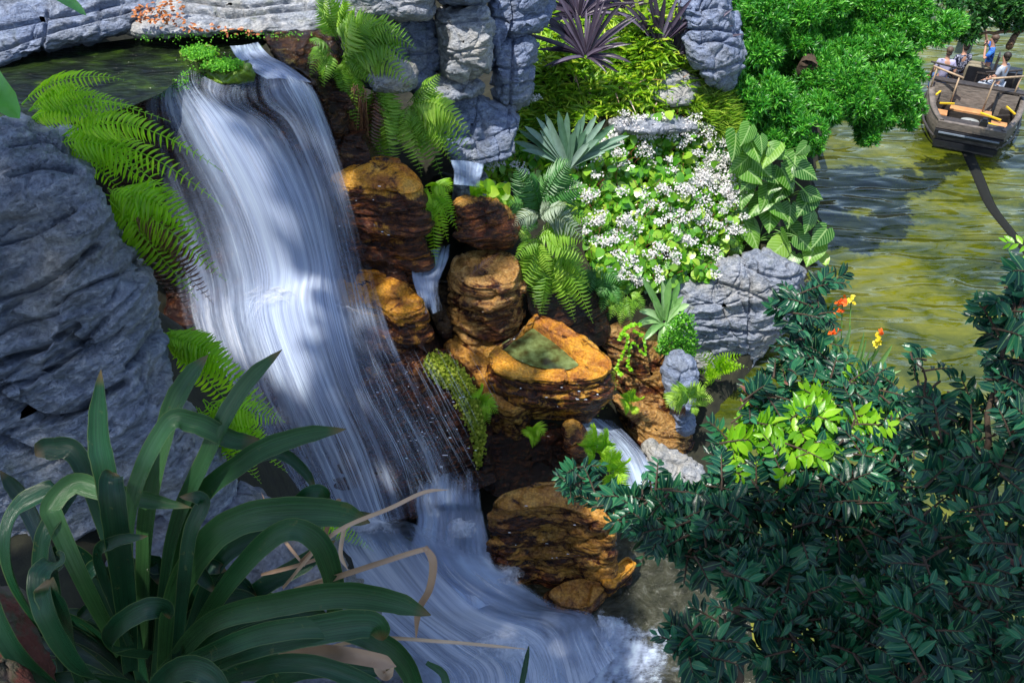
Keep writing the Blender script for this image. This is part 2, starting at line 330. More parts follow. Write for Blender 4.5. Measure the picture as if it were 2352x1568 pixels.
def rockA(name, poly, depth, label, cat, mat, re=.08, prof=((0, 0), (1, .05)), n=240, crown=.02, cav=None, topmask=True, sidea=0., group=None, dirn=None, noobj=False, step=.02, lines=(), **dk):
    """a boulder seen from above: outline of its top face (x, y, z), sides go down by depth"""
    B = np.array([PZ(x, y, z) for x, y, z in poly]); B = resample(chaikin(B, 2), n); c = B.mean(0)
    rings = []; tops = []
    for s in np.concatenate([np.linspace(.02, .9, 34)**.9, [.94, .97]]):
        q = c+(B-c)*s; q[:, 2] += crown*(1-s*s); rings.append(q); tops.append(1.)
    out = B-c; out[:, 2] = 0; out = nrm(out)
    for a in np.linspace(.15, 1, 6):
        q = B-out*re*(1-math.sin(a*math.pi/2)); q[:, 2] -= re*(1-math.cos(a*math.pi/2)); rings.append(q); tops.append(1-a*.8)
    m = max(6, int((depth-re)/step))
    for t in np.linspace(0, 1, m)[1:]:
        o = np.interp(t, [p[0] for p in prof], [p[1] for p in prof]); q = B+out*o; q[:, 2] -= re+t*(depth-re); rings.append(q); tops.append(0.)
    q = c+(rings[-1]-c)*.3; q[:, 2] = rings[-1][:, 2].min(); rings.append(q); tops.append(0.)
    V, Q = ringmesh(np.array(rings)); Nn = vnormals(V, Q); A = np.repeat(tops, n)
    if Nn[:, 2][:n*5].mean() < 0: Q = Q[:, ::-1]; Nn = -Nn
    V = carve(displace(V, Nn, **dk), Nn, lines, 2)
    if cav is not None:
        C = np.array([PZ(x, y, z)[:2] for x, y, z in cav[0]]); ins = inpoly(V[:, :2], C); dd = polydist(V[:, :2], C); f = np.where(ins, np.clip(dd/.045, 0, 1), 0)*(A > .5); V[:, 2] -= cav[1]*f
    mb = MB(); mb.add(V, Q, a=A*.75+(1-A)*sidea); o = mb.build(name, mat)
    return tag(o, label, cat, group)
def rockB(name, poly, bulge, label, cat, mat, back=.6, p=3.2, n=240, rings=60, front=(0, -1, .25), group=None, av=0., lines=(), **dk):
    """a rock face: outline (x, y, Y) bulging towards the open side, with a real body behind it"""
    B = np.array([PY(x, y, Y) for x, y, Y in poly]); B = resample(chaikin(B, 2), n); c = B.mean(0); fd = nrm(np.array(front, float)); R = []
    S = np.sin(np.linspace(.02, 1, rings)*math.pi/2)
    for s in S: q = c+(B-c)*s; R.append(q+nrm(CAM-q)*bulge*1.15*max(0, 1-s**p)**(1/2.2))
    for s in S[::-3][1:]: q = c+(B-c)*s; R.append(q-nrm(CAM-q)*back*max(0, 1-s**p)**(1/2.2)-np.array([0, 0, .35*back*(1-s)]))
    V, Q = ringmesh(np.array(R)); Nn = vnormals(V, Q)
    if (Nn[:n*5]@fd).mean() < 0: Q = Q[:, ::-1]; Nn = -Nn
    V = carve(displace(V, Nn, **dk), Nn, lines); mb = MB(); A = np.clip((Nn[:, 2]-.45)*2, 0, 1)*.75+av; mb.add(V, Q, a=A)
    return tag(mb.build(name, mat), label, cat, group)
def inpoly(P, C):
    x, y = P[:, 0], P[:, 1]; r = np.zeros(len(P), bool); j = len(C)-1
    for i in range(len(C)):
        xi, yi = C[i][:2]; xj, yj = C[j][:2]
        r ^= ((yi > y) != (yj > y)) & (x < (xj-xi)*(y-yi)/(yj-yi+1e-12)+xi); j = i
    return r
def polydist(P, C):
    d = np.full(len(P), 1e9)
    for i in range(len(C)):
        a = np.array(C[i][:2]); b = np.array(C[(i+1) % len(C)][:2]); ab = b-a; t = np.clip(((P-a)@ab)/(ab@ab+1e-12), 0, 1); d = np.minimum(d, np.linalg.norm(P-(a+t[:, None]*ab), axis=1))
    return d
def sample_poly(C, n, rng=RNG):
    C = np.asarray(C, float); lo = C.min(0); hi = C.max(0); out = np.zeros((0, 2))
    while len(out) < n:
        q = lo+(hi-lo)*rng.random((n*2, 2)); out = np.vstack([out, q[inpoly(q, C)]])
    return out[:n]
# ------------------------------------------------------------------ materials in use
GREY = rock_mat('grey_rock', 'grey'); GREYB = rock_mat('blue_grey_rock', 'grey', tint=(.8, .9, 1.12), bump=1.3)
GREYW = rock_mat('damp_grey_rock', 'grey', wet=.8, tint=(.55, .55, .6)); PALE = rock_mat('pale_rock', 'grey', tint=(1.25, 1.2, 1.1))
WETO = rock_mat('orange_wet_rock', 'wet', orange=.8); WETM = rock_mat('brown_wet_rock', 'wet', orange=.45); WETT = rock_mat('tan_rock', 'wet', orange=.1)
SOIL = plain('soil', (.014, .014, .006), .95, .6, 6, bumps=1)
# ------------------------------------------------------------------ terrain
CP = [(300,240,6.3),(600,140,6.3),(0,120,6.4),(700,60,6.8),(0,-40,7.2),(-400,200,6.6),
 (450,330,5.3),(700,300,5.5),(500,500,4.1),(700,480,4.1),(600,650,3.),(750,640,2.8),(600,850,1.7),(780,850,1.6),(700,1050,.6),(900,1050,.5),(850,1250,-.3),(1100,1350,-.5),(1300,1500,-.6),(1000,1560,-.5),
 (1000,330,4.6),(1100,300,4.4),(1000,520,2.6),(1000,700,1.4),(1150,980,.5),(1230,1060,-.1),(1400,1100,-.3),
 (1180,450,3.5),(1250,340,3.9),(1300,260,4.35),(1450,200,4.8),(1600,200,4.6),(1300,100,5.6),(1500,20,6.1),(1650,60,5.4),(1700,230,3.8),
 (1300,480,3.2),(1500,420,3.2),(1500,560,2.7),(1400,600,2.7),(1640,600,2.3),(1640,450,2.8),(1700,330,3.1),(1780,330,2.3),(1780,560,1.9),(1300,600,2.7),(1340,700,2.),(1420,800,1.2),(1500,950,.2),(1600,1000,-.2),(1650,800,-.2),(1620,870,-.1),
 (1880,400,-.6),(1900,560,-.9),(1840,700,-.9),(1780,860,-.7),(2000,600,-1.2),(2000,300,-1.1),(1850,240,.4),(1800,120,1.6),(1750,30,2.6),(1950,60,1.0),(2050,0,.4),(2100,150,-1.),(2350,0,-1.2),(2300,300,-1.3),(2300,900,-1.3),(1900,1200,-1.),(2300,1500,-1.),(1600,1500,-.7),(1450,1300,-.6),(2350,600,-1.3)]
CW = np.array([PZ(*p) for p in CP]+[(-3.8, 4., 6.2), (-2.6, 3.5, 5.2), (-6, 6, 7.5), (-4, 7, 6.2), (-1.8, 2.5, 4.6), (-10, 4, 7), (-10, 14, 7), (-6, 20, 7), (0, 24, 6.5), (3, 26, 5), (0, -4, 6), (-4, -4, 7), (8, -4, 4), (8, 1, 1), (4, 1, 1), (1, 2.5, -.2), (5, 30, 3), (16, 34, -.5), (30, 20, -1.3), (20, 10, -1.3), (12, 6, -1.2)])
def ground(X):
    X = np.atleast_2d(X)[:, :2]; d2 = ((X[:, None]-CW[None, :, :2])**2).sum(2); w = 1/(d2+.12)**1.7
    h = (w*CW[None, :, 2]).sum(1)/w.sum(1); ins = inpoly(X, RP); dd = polydist(X, RP); return np.where(ins, -np.minimum(1.2, .1+.9*dd), np.clip(h, .12, .1+3.5*dd))
RP = np.array([PZ(x, y, 0)[:2] for x, y in [(2080,-80),(2010,60),(1960,200),(1890,330),(1868,400),(1885,500),(1890,560),(1850,650),(1810,740),(1765,805),(1700,880),(1640,950),(1650,1130),(1560,1160),(1470,1150),(1400,1230),(1300,1290),(1100,1230),(850,1230),(860,1400),(900,1700),(1100,2300)]]+[(6, -8), (60, -30), (200, 60), (60, 38), (25, 36)])
def gpx(x, y):
    """point of the terrain seen at a photo position"""
    r = ray(x, y); d = np.linspace(3, 45, 420); P = CAM+r*d[:, None]; g = ground(P); k = np.argmax(P[:, 2] < g); return np.array([P[k, 0], P[k, 1], g[k]])
gx = np.concatenate([[-300, -120, -60, -30], np.arange(-16, 22, .16), [26, 34, 50, 80, 150, 400]]); gy = np.concatenate([[-200, -80, -30, -12], np.arange(-6, 32, .16), [34, 38, 44, 60, 100, 200, 600]])
GX, GY = np.meshgrid(gx, gy); P = np.stack([GX.ravel(), GY.ravel()], 1); Z = np.concatenate([ground(P[i:i+20000]) for i in range(0, len(P), 20000)])
V = np.column_stack([P, Z]); V[:, 2] += .16*(fbm(V*1.6, 4, 3)-.5)*2; Z = V[:, 2].copy(); UX = np.arange(-16, 22, .16); UY = np.arange(-6, 32, .16); GZ = Z.reshape(GX.shape)[4:4+len(UY), 4:4+len(UX)]
def gh(x, y):
    fx = np.clip((x+16)/.16, 0, len(UX)-1.01); fy = np.clip((y+6)/.16, 0, len(UY)-1.01); i = fx.astype(int); j = fy.astype(int); a = fx-i; b = fy-j
    return GZ[j, i]*(1-a)*(1-b)+GZ[j, i+1]*a*(1-b)+GZ[j+1, i]*(1-a)*b+GZ[j+1, i+1]*a*b
def gpts(XY, lift=0.):
    XY = np.asarray(XY, float).reshape(-1, 2); R = RT*((XY[:, :1]-1176)/FP)+UP*((784-XY[:, 1:2])/FP)+FW; D = np.arange(6, 42, .06); best = np.full(len(XY), 41.9); done = np.zeros(len(XY), bool)
    for d in D:
        P = CAM+R*d; m = (~done) & (P[:, 2] < gh(P[:, 0], P[:, 1])+lift); best[m] = d; done |= m
    return CAM+R*best[:, None]
V[:, 2] = np.where(P[:, 1] > 60, 2.+.02*P[:, 1], V[:, 2])
ny, nx = GX.shape; i = np.arange(ny-1)[:, None]; j = np.arange(nx-1)[None]; Q = np.stack([i*nx+j, i*nx+j+1, (i+1)*nx+j+1, (i+1)*nx+j], -1).reshape(-1, 4)
mb = MB(); mb.add(V, Q); tag(mb.build('ground', SOIL), 'dark soil and rocky slope under the plants', 'ground', kind='structure')
# ------------------------------------------------------------------ river
m, nt, out = newmat('river_water'); tc = N_(nt, 'TexCoord').outputs['Object']
big = noise(nt, mapping(nt, tc, (.35, .5, 1)), 1, 5, .6, .8); med = noise(nt, mapping(nt, tc, (1., 1.6, 1)), 1.3, 5, .65, 1.2)
bc = ramp(nt, [(.34, (.01, .02, .003)), (.45, (.045, .06, .004)), (.55, (.1, .11, .005)), (.7, (.19, .185, .012))], math_(nt, 'ADD', math_(nt, 'MULTIPLY', big, .65), math_(nt, 'MULTIPLY', med, .35))).outputs[0]
p = N_(nt, 'BsdfPrincipled', Roughness=.04, IOR=1.5); lk(nt, bc, p.inputs['Base Color']); p.inputs['Specular IOR Level'].default_value = .9
w1 = noise(nt, mapping(nt, tc, (.5, 1.5, 1), (0, 0, .12)), 1.2, 1, .4, .8); w2 = noise(nt, mapping(nt, tc, (1.6, 5, 1), (0, 0, -.1)), 1.3, 3, .5, .3)
b = N_(nt, 'Bump', Strength=1., Distance=.26); lk(nt, math_(nt, 'ADD', w1, math_(nt, 'MULTIPLY', w2, .05)), b.inputs['Height']); lk(nt, b.outputs[0], p.inputs['Normal']); lk(nt, p.outputs[0], out.inputs[0])
RIVER = m
mb = MB(); mb.add([(-60, -30, 0), (200, -30, 0), (200, 300, 0), (-60, 300, 0)], [(0, 1, 2, 3)]); tag(mb.build('river', RIVER), 'rippled olive green river water', 'river', kind='structure')
# submerged guide rail of the boat ride
mb = MB(); rail = [PZ(2200, 300, .012), PZ(2245, 400, .012), PZ(2275, 470, .012), PZ(2320, 530, .012), PZ(2375, 600, .012), PZ(2440, 720, .012), PZ(2480, 900, .012)]; C = catmull(rail, 30); tube(mb, C, np.linspace(.17, .09, 30), 6); 
for v in mb.v: v[:, 2] = (v[:, 2]-.012)*.08
tag(mb.build('guide_rail', plain('dark_rail', (.004, .005, .003), 1., .3)), 'dark guide rail lying just under the water behind the boat', 'rail')
# ------------------------------------------------------------------ upper stream
m, nt, out = newmat('stream_water'); tc = N_(nt, 'TexCoord').outputs['Object']
n = noise(nt, mapping(nt, tc, (1.2, 1.6, 1)), 1.6, 5, .6, .8)
p = N_(nt, 'BsdfPrincipled', Roughness=.06, IOR=1.33); lk(nt, ramp(nt, [(.4, (.004, .006, .004)), (.56, (.012, .022, .006)), (.66, (.03, .06, .006)), (.78, (.08, .05, .012))], n).outputs[0], p.inputs['Base Color'])
b = N_(nt, 'Bump', Strength=.8, Distance=.06); lk(nt, noise(nt, mapping(nt, tc, (1.5, 5, 1), (0, 0, .3)), 2.2, 4, .6, .6), b.inputs['Height']); lk(nt, b.outputs[0], p.inputs['Normal']); lk(nt, p.outputs[0], out.inputs[0]); STREAM = m
poly = [(-200, 140), (0, 130), (150, 110), (330, 85), (560, 75), (640, 75), (600, 110), (560, 150), (520, 172), (470, 165), (420, 175), (370, 215), (300, 245), (100, 300), (-200, 330)]
B = resample(np.array([PZ(x, y, 6.8) for x, y in poly]), 160); c = PZ(380, 150, 6.8); mb = MB(); V = np.vstack([c, B]); mb.add(V, T=[(0, k+1, (k+1) % 160+1) for k in range(160)]); tag(mb.build('stream', STREAM), 'dark green shallow stream above the waterfall', 'stream', kind='structure')
# ------------------------------------------------------------------ rocks
dkG = dict(amp=.07, size=.6, strata=.05, sh=.3, groove=.035, crack=.03, csize=.9, fine=.014)
# stream bank, top left
rockB('stone_bank', [(-160,-40,13.2),(120,-40,13.6),(340,-40,13.8),(400,10,13.6),(330,35,13.3),(300,70,13.),(235,88,12.8),(150,105,12.6),(0,150,12.2),(-160,165,12.0)], .35, 'blue grey layered stone bank at the upper left above the dark stream', 'rock', GREYB, back=1.5, lines=[([(-60,75),(0,63),(100,43),(200,23),(284,2)],4,.12),([(-60,135),(0,114),(100,77),(217,43),(300,24)],4,.12),([(107,23),(102,70),(97,125)],3.5,.1),([(234,14),(230,43)],3,.1)], seed=2, tilt=(-.28,0), **{**dkG, 'groove': .06, 'sh': .42, 'strata': .04})
rockB('stone_bank', [(280,30,13.4),(330,-60,14.2),(520,-60,14.4),(760,-60,14.2),(775,30,13.6),(740,75,13.2),(620,80,13.1),(540,72,13.),(420,82,12.95),(285,85,12.9)], .3, 'pale rounded stone bank behind the stream with orange fallen leaves', 'rock', PALE, back=1.5, lines=[([(424,0),(501,10),(568,15),(668,3)],3.5,.1),([(428,27),(468,27),(535,37),(635,25),(740,15)],4,.12)], seed=3, tilt=(.1,0), front=(0,-.7,.7), **{**dkG, 'sh': .5, 'groove': .06})
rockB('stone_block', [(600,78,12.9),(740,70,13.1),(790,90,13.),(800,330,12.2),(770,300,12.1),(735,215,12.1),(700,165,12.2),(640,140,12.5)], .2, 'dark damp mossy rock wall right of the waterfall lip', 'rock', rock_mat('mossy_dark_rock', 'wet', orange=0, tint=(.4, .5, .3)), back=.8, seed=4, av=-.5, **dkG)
# grey cliff, top centre
rockB('cliff_block', [(760,-60,13.4),(990,-60,13.6),(1000,20,13.5),(985,45,13.3),(940,52,13.3),(850,50,13.2),(780,60,13.2)], .4, 'long grey ledge stone along the top edge behind the tallest fern', 'rock', GREY, back=1.2, seed=5, p=4, **dkG)
rockB('cliff_block', [(790,40,13.5),(960,40,13.9),(1010,50,14.),(1008,170,13.6),(985,215,13.4),(955,210,13.3),(800,200,12.9)], .2, 'dark cracked grey wall stone right of the arching fern', 'rock', GREYB, back=1.2, lines=[([(985,90),(1010,82)],3,.06),([(930,128),(1010,118)],3,.07),([(985,60),(985,160)],3,.06)], seed=6, p=5, **{**dkG, 'crack': .05, 'csize': .7})
rockB('cliff_block', [(830,140,12.7),(890,128,12.8),(945,140,12.9),(962,180,12.8),(955,205,12.7),(900,216,12.6),(845,215,12.5)], .35, 'pale stone block half covered by fern fronds', 'rock', PALE, back=.8, seed=7, **dkG)
rockB('cliff_pillar', [(1000,15,13.9),(1060,8,14.),(1122,12,14.),(1128,60,13.9),(1118,150,13.7),(1098,180,13.6),(1060,194,13.5),(1025,188,13.5),(1010,160,13.6),(1012,90,13.8)], .5, 'yellowish grey bulging pillar stone in the middle of the cliff', 'rock', PALE, back=1., lines=[([(1003,60),(1060,50),(1125,46)],3,.08),([(1015,110),(1060,120),(1120,108)],2.5,.04)], seed=8, p=3, **{**dkG, 'sh': .55})
rockB('cliff_block', [(990,-80,14.2),(1130,-80,14.4),(1128,-5,14.1),(1100,14,13.9),(1040,12,13.9),(1000,0,14.)], .75, 'dark overhanging stone at the top edge above the yellowish pillar', 'rock', GREYB, back=1., seed=9, **dkG)
rockB('cliff_pillar', [(1128,-60,15.),(1270,-60,15.5),(1262,40,15.2),(1240,72,15.),(1190,80,14.8),(1150,100,14.6),(1125,180,14.2),(1120,80,14.6)], .45, 'blue grey block at the top of the cliff beside the purple plants', 'rock', GREYB, back=1.2, lines=[([(1175,-20),(1180,40),(1165,100)],3,.09),([(1130,40),(1190,50),(1260,30)],3,.07)], seed=10, p=4, **dkG)
rockB('cliff_pillar', [(1130,78,14.7),(1180,75,14.8),(1225,88,14.9),(1237,140,14.8),(1228,190,14.5),(1215,235,14.3),(1180,250,14.2),(1140,245,14.1),(1125,190,14.3)], .5, 'lower right pillar stone of the cliff ending above the green slope', 'rock', GREYB, back=1., lines=[([(1130,150),(1180,160),(1235,148)],3,.08),([(1180,80),(1175,150),(1170,245)],3,.07),([(1130,200),(1225,190)],3,.06)], seed=12, p=3.4, **{**dkG, 'sh': .5})
rockB('cliff_block', [(940,190,13.5),(1010,165,13.6),(1110,185,13.9),(1115,205,13.7),(1080,235,13.4),(1000,238,13.1),(950,225,13.1)], .35, 'smooth shelf stone under the yellowish pillar', 'rock', GREY, back=.8, seed=13, **dkG)
rockB('cliff_wall', [(960,215,13.5),(1060,215,13.8),(1180,235,14.2),(1195,270,13.9),(1175,350,13.3),(1110,380,13.),(1040,372,12.9),(970,300,13.)], .15, 'shadowed cracked wall at the foot of the cliff behind the right fern', 'rock', GREYB, back=.9, seed=14, p=5, **{**dkG, 'crack': .06, 'csize': .5})
rockB('boulder', [(1560,-60,17.2),(1660,-60,17.6),(1690,30,17.2),(1707,110,16.8),(1702,180,16.4),(1670,212,16.1),(1625,200,16.),(1590,150,16.2),(1565,60,16.6)], .8, 'tall blue grey boulder standing left of the bushy green tree', 'rock', GREYB, back=1.3, lines=[([(1560,70),(1630,66),(1695,75)],3.5,.12),([(1620,-10),(1612,25),(1640,66)],3,.1),([(1600,100),(1650,92),(1705,112)],3,.1),([(1590,165),(1650,160),(1705,142)],3,.08),([(1600,25),(1650,15),(1690,25)],3,.1)], seed=15, **{**dkG, 'crack': .05, 'csize': .8})
rockB('stone_block', [(1400,268,15.4),(1480,255,15.6),(1590,270,15.7),(1600,300,15.3),(1500,310,15.),(1410,300,15.)], .25, 'low grey stone showing above the white flowers', 'rock', GREY, back=.6, seed=16, **dkG)
rockB('stone_block', [(1480,165,16.2),(1560,150,16.4),(1610,180,16.4),(1600,235,15.9),(1540,245,15.6),(1480,225,15.8)], .25, 'weathered pinkish stone under the upright purple plant', 'rock', PALE, back=.6, seed=17, **dkG)
# foreground left boulder
rockB('boulder', [(-260,300,6.),(-60,268,6.4),(60,268,6.5),(130,305,6.4),(195,370,6.2),(225,440,6.),(290,540,5.9),(330,640,5.7),(372,740,5.6),(385,830,5.4),(430,900,5.3),(470,985,5.1),(500,1060,4.95),(520,1130,4.8),(400,1300,4.5),(100,1400,4.3),(-260,1500,4.2)], .75, 'huge blue grey ribbed boulder filling the left edge of the view', 'rock', rock_mat('shaded_blue_rock', 'grey', wet=.8, tint=(1.15, 1.18, 1.22), bump=1.8), back=1.6, n=560, rings=220, p=2.6, front=(.15, -1, .3), lines=[([(-60,855),(0,835),(67,808),(144,771),(175,750)],7,.2),([(-60,920),(0,895),(84,868),(167,818),(250,790),(290,760)],6,.15),([(294,841),(325,815),(357,770)],6,.1),([(-20,905),(7,921),(50,938),(100,961),(150,958),(207,925),(290,880)],7,.2),([(155,775),(178,790),(205,790)],8,.22),([(0,690),(80,660),(170,600),(230,560)],5,.1),([(0,560),(90,530),(170,480)],5,.08),([(20,400),(100,380),(190,395)],5,.1),([(0,1010),(100,1050),(200,1060)],7,.15),([(120,700),(220,650),(300,620)],4,.07),([(0,770),(60,740),(130,720)],4,.07),([(20,330),(110,320),(150,345)],5,.09)], seed=21, amp=.09, size=.7, strata=.05, sh=.42, groove=.09, tilt=(-.45, 0), crack=.03, csize=1.3, fine=.11, fsc=(3.2, 3.2, 10), facet=.08, fsize=.8)
rockB('boulder', [(470,1110,4.9),(560,1095,4.95),(640,1160,4.85),(700,1180,4.7),(770,1250,4.5),(800,1330,4.3),(880,1430,4.2),(930,1500,4.),(960,1640,3.8),(500,1700,3.4),(200,1700,3.4),(200,1300,4.)], .4, 'low grey boulder under the big strap leaved plant at the foot of the fall', 'rock', GREYW, back=1.4, n=320, rings=100, front=(.2, -.8, .6), seed=22, **dkG)
mb = MB(); C = [(-160,1270,2.1),(20,1370,2.05),(62,1430,2.0),(78,1490,1.98),(118,1530,1.95),(140,1600,1.9),(0,1800,1.8),(-200,1800,1.8)]
m, nt, out = newmat('brick'); tc = N_(nt, 'TexCoord').outputs['Object']; p = N_(nt, 'BsdfPrincipled', Roughness=.9)
nn = noise(nt, tc, 6, 5, .6); lk(nt, ramp(nt, [(.35, (.05, .02, .012)), (.5, (.16, .045, .03)), (.56, (.09, .085, .05)), (.62, (.14, .1, .08)), (.8, (.2, .06, .045))], nn).outputs[0], p.inputs['Base Color']); b = N_(nt, 'Bump', Strength=1, Distance=.02); lk(nt, noise(nt, tc, 45, 5), b.inputs['Height']); lk(nt, b.outputs[0], p.inputs['Normal']); lk(nt, p.outputs[0], out.inputs[0])
rockB('brick_ledge', [(x, y, float(PD(x, y, d)[1])) for x, y, d in C], .08, 'rough reddish brick corner in the bottom left corner', 'brick', m, back=.3, n=260, rings=80, front=(.2, -.3, .9), seed=23, amp=.015, size=.12, strata=.0, groove=0, fine=.006)
# wet rock face behind the fall
# brown boulders beside the fall
dkW = dict(amp=.03, size=.6, strata=.045, sh=.17, groove=.03, fine=.008, facet=.045, fsize=.4, fac2=.12)
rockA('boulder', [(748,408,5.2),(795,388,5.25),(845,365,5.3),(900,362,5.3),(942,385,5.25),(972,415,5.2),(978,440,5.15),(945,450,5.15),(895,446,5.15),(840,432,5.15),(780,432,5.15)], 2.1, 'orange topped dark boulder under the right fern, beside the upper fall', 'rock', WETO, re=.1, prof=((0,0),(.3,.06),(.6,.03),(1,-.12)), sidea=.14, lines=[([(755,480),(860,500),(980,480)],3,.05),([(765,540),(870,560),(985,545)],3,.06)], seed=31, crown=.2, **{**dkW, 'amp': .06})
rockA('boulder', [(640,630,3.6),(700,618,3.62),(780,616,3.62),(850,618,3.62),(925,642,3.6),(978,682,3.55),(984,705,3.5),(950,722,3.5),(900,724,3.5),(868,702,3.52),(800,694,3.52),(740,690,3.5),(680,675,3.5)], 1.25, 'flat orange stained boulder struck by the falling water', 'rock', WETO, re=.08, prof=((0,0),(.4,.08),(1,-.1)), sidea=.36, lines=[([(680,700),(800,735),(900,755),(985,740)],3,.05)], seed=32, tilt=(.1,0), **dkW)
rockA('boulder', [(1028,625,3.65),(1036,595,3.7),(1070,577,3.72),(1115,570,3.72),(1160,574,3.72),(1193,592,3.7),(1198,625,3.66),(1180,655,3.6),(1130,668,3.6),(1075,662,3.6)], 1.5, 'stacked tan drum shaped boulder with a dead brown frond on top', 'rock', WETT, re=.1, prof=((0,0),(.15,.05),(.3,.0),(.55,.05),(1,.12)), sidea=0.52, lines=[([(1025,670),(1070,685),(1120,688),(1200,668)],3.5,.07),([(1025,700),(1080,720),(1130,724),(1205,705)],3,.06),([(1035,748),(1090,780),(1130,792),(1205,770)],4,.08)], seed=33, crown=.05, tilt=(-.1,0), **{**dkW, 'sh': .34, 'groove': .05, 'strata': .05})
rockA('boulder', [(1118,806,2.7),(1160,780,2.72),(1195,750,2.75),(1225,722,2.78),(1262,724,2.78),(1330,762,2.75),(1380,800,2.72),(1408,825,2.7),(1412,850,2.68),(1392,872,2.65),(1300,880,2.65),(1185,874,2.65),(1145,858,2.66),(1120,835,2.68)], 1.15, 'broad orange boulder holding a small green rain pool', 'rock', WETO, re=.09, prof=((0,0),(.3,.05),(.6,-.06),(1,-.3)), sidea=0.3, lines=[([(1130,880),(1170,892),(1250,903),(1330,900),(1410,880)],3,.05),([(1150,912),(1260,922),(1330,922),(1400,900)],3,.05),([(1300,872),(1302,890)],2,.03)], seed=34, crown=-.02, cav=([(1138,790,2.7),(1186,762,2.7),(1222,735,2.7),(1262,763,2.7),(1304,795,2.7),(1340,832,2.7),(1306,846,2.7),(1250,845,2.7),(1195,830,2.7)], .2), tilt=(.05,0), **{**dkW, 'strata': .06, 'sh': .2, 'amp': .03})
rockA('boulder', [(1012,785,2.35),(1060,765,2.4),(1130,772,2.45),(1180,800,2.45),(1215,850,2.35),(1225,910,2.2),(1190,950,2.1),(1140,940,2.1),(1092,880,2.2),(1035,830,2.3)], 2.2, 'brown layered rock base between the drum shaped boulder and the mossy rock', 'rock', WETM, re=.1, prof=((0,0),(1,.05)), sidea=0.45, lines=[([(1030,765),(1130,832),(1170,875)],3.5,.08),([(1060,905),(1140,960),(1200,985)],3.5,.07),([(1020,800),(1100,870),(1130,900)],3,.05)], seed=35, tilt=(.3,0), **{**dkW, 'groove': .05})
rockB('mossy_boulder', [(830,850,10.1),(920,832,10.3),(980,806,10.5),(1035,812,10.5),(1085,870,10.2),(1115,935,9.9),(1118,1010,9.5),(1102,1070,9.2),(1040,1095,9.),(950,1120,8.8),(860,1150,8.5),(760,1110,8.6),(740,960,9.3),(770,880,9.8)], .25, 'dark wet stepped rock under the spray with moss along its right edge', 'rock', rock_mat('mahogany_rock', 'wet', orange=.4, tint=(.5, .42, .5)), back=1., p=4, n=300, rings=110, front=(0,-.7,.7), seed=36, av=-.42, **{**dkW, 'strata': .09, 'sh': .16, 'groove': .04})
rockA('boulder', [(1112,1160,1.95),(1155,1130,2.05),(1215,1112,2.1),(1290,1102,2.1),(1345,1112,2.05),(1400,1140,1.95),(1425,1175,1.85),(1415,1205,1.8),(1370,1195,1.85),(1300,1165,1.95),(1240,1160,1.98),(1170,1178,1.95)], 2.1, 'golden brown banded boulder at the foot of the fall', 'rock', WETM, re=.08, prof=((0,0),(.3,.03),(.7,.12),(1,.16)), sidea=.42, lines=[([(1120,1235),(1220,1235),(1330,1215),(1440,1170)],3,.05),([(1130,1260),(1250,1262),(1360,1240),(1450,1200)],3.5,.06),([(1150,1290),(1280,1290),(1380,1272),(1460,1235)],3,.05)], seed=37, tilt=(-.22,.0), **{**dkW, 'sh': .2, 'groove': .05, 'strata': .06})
rockA('stone_slab', [(1250,1360,.28),(1304,1330,.3),(1378,1324,.3),(1398,1341,.28),(1372,1375,.25),(1345,1400,.22),(1290,1395,.22)], .7, 'flat brown stone slab washed by foam below the banded boulder', 'rock', WETM, re=.05, sidea=0.3, seed=38, prof=((0,0),(1,.02)), **dkW)
rockA('stone_slab', [(1384,1327,.42),(1412,1300,.44),(1440,1275,.45),(1463,1293,.44),(1440,1318,.42),(1402,1348,.4)], .85, 'small squared golden stone at the right end of the slab', 'rock', WETO, re=.04, sidea=0.2, seed=39, prof=((0,0),(1,.02)), **dkW)
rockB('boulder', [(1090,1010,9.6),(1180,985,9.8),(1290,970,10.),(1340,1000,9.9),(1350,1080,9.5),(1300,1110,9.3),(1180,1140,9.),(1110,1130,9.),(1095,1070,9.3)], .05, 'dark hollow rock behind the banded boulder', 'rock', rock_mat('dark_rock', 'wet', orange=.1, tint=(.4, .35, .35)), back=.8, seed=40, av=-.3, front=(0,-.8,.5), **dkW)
rockB('boulder', [(1285,975,9.7),(1320,958,9.8),(1350,985,9.7),(1362,1040,9.4),(1350,1085,9.2),(1315,1075,9.2),(1295,1030,9.4)], .2, 'small rounded brown rock left of the side stream', 'rock', WETM, back=.4, seed=41, **dkW)
rockB('boulder', [(1370,760,11.8),(1440,735,12.),(1530,780,12.1),(1592,830,12.),(1600,930,11.5),(1580,990,11.2),(1500,960,11.3),(1420,900,11.5),(1400,840,11.7)], .25, 'brown grooved rock wall with bromeliad shadows on it', 'rock', WETT, back=.9, av=.42, lines=[([(1385,790),(1480,830),(1590,850)],3,.06),([(1400,840),(1480,880),(1560,940)],3,.07)], seed=42, p=4.5, tilt=(.35,0), **{**dkW, 'groove': .05, 'sh': .22})
rockB('boulder', [(1400,900,11.2),(1450,900,11.3),(1540,945,11.2),(1600,985,11.),(1605,1080,10.5),(1530,1065,10.4),(1470,1020,10.6),(1420,960,10.9)], .3, 'tan stepped rock on the right bank of the side stream', 'rock', WETT, back=.8, av=.45, lines=[([(1400,892),(1480,918),(1560,952),(1610,980)],4,.1),([(1430,960),(1500,1000),(1590,1010)],3,.07),([(1500,1030),(1600,1040)],3,.06)], seed=43, p=4, tilt=(.35,0), **{**dkW, 'groove': .06, 'sh': .2, 'strata': .08})
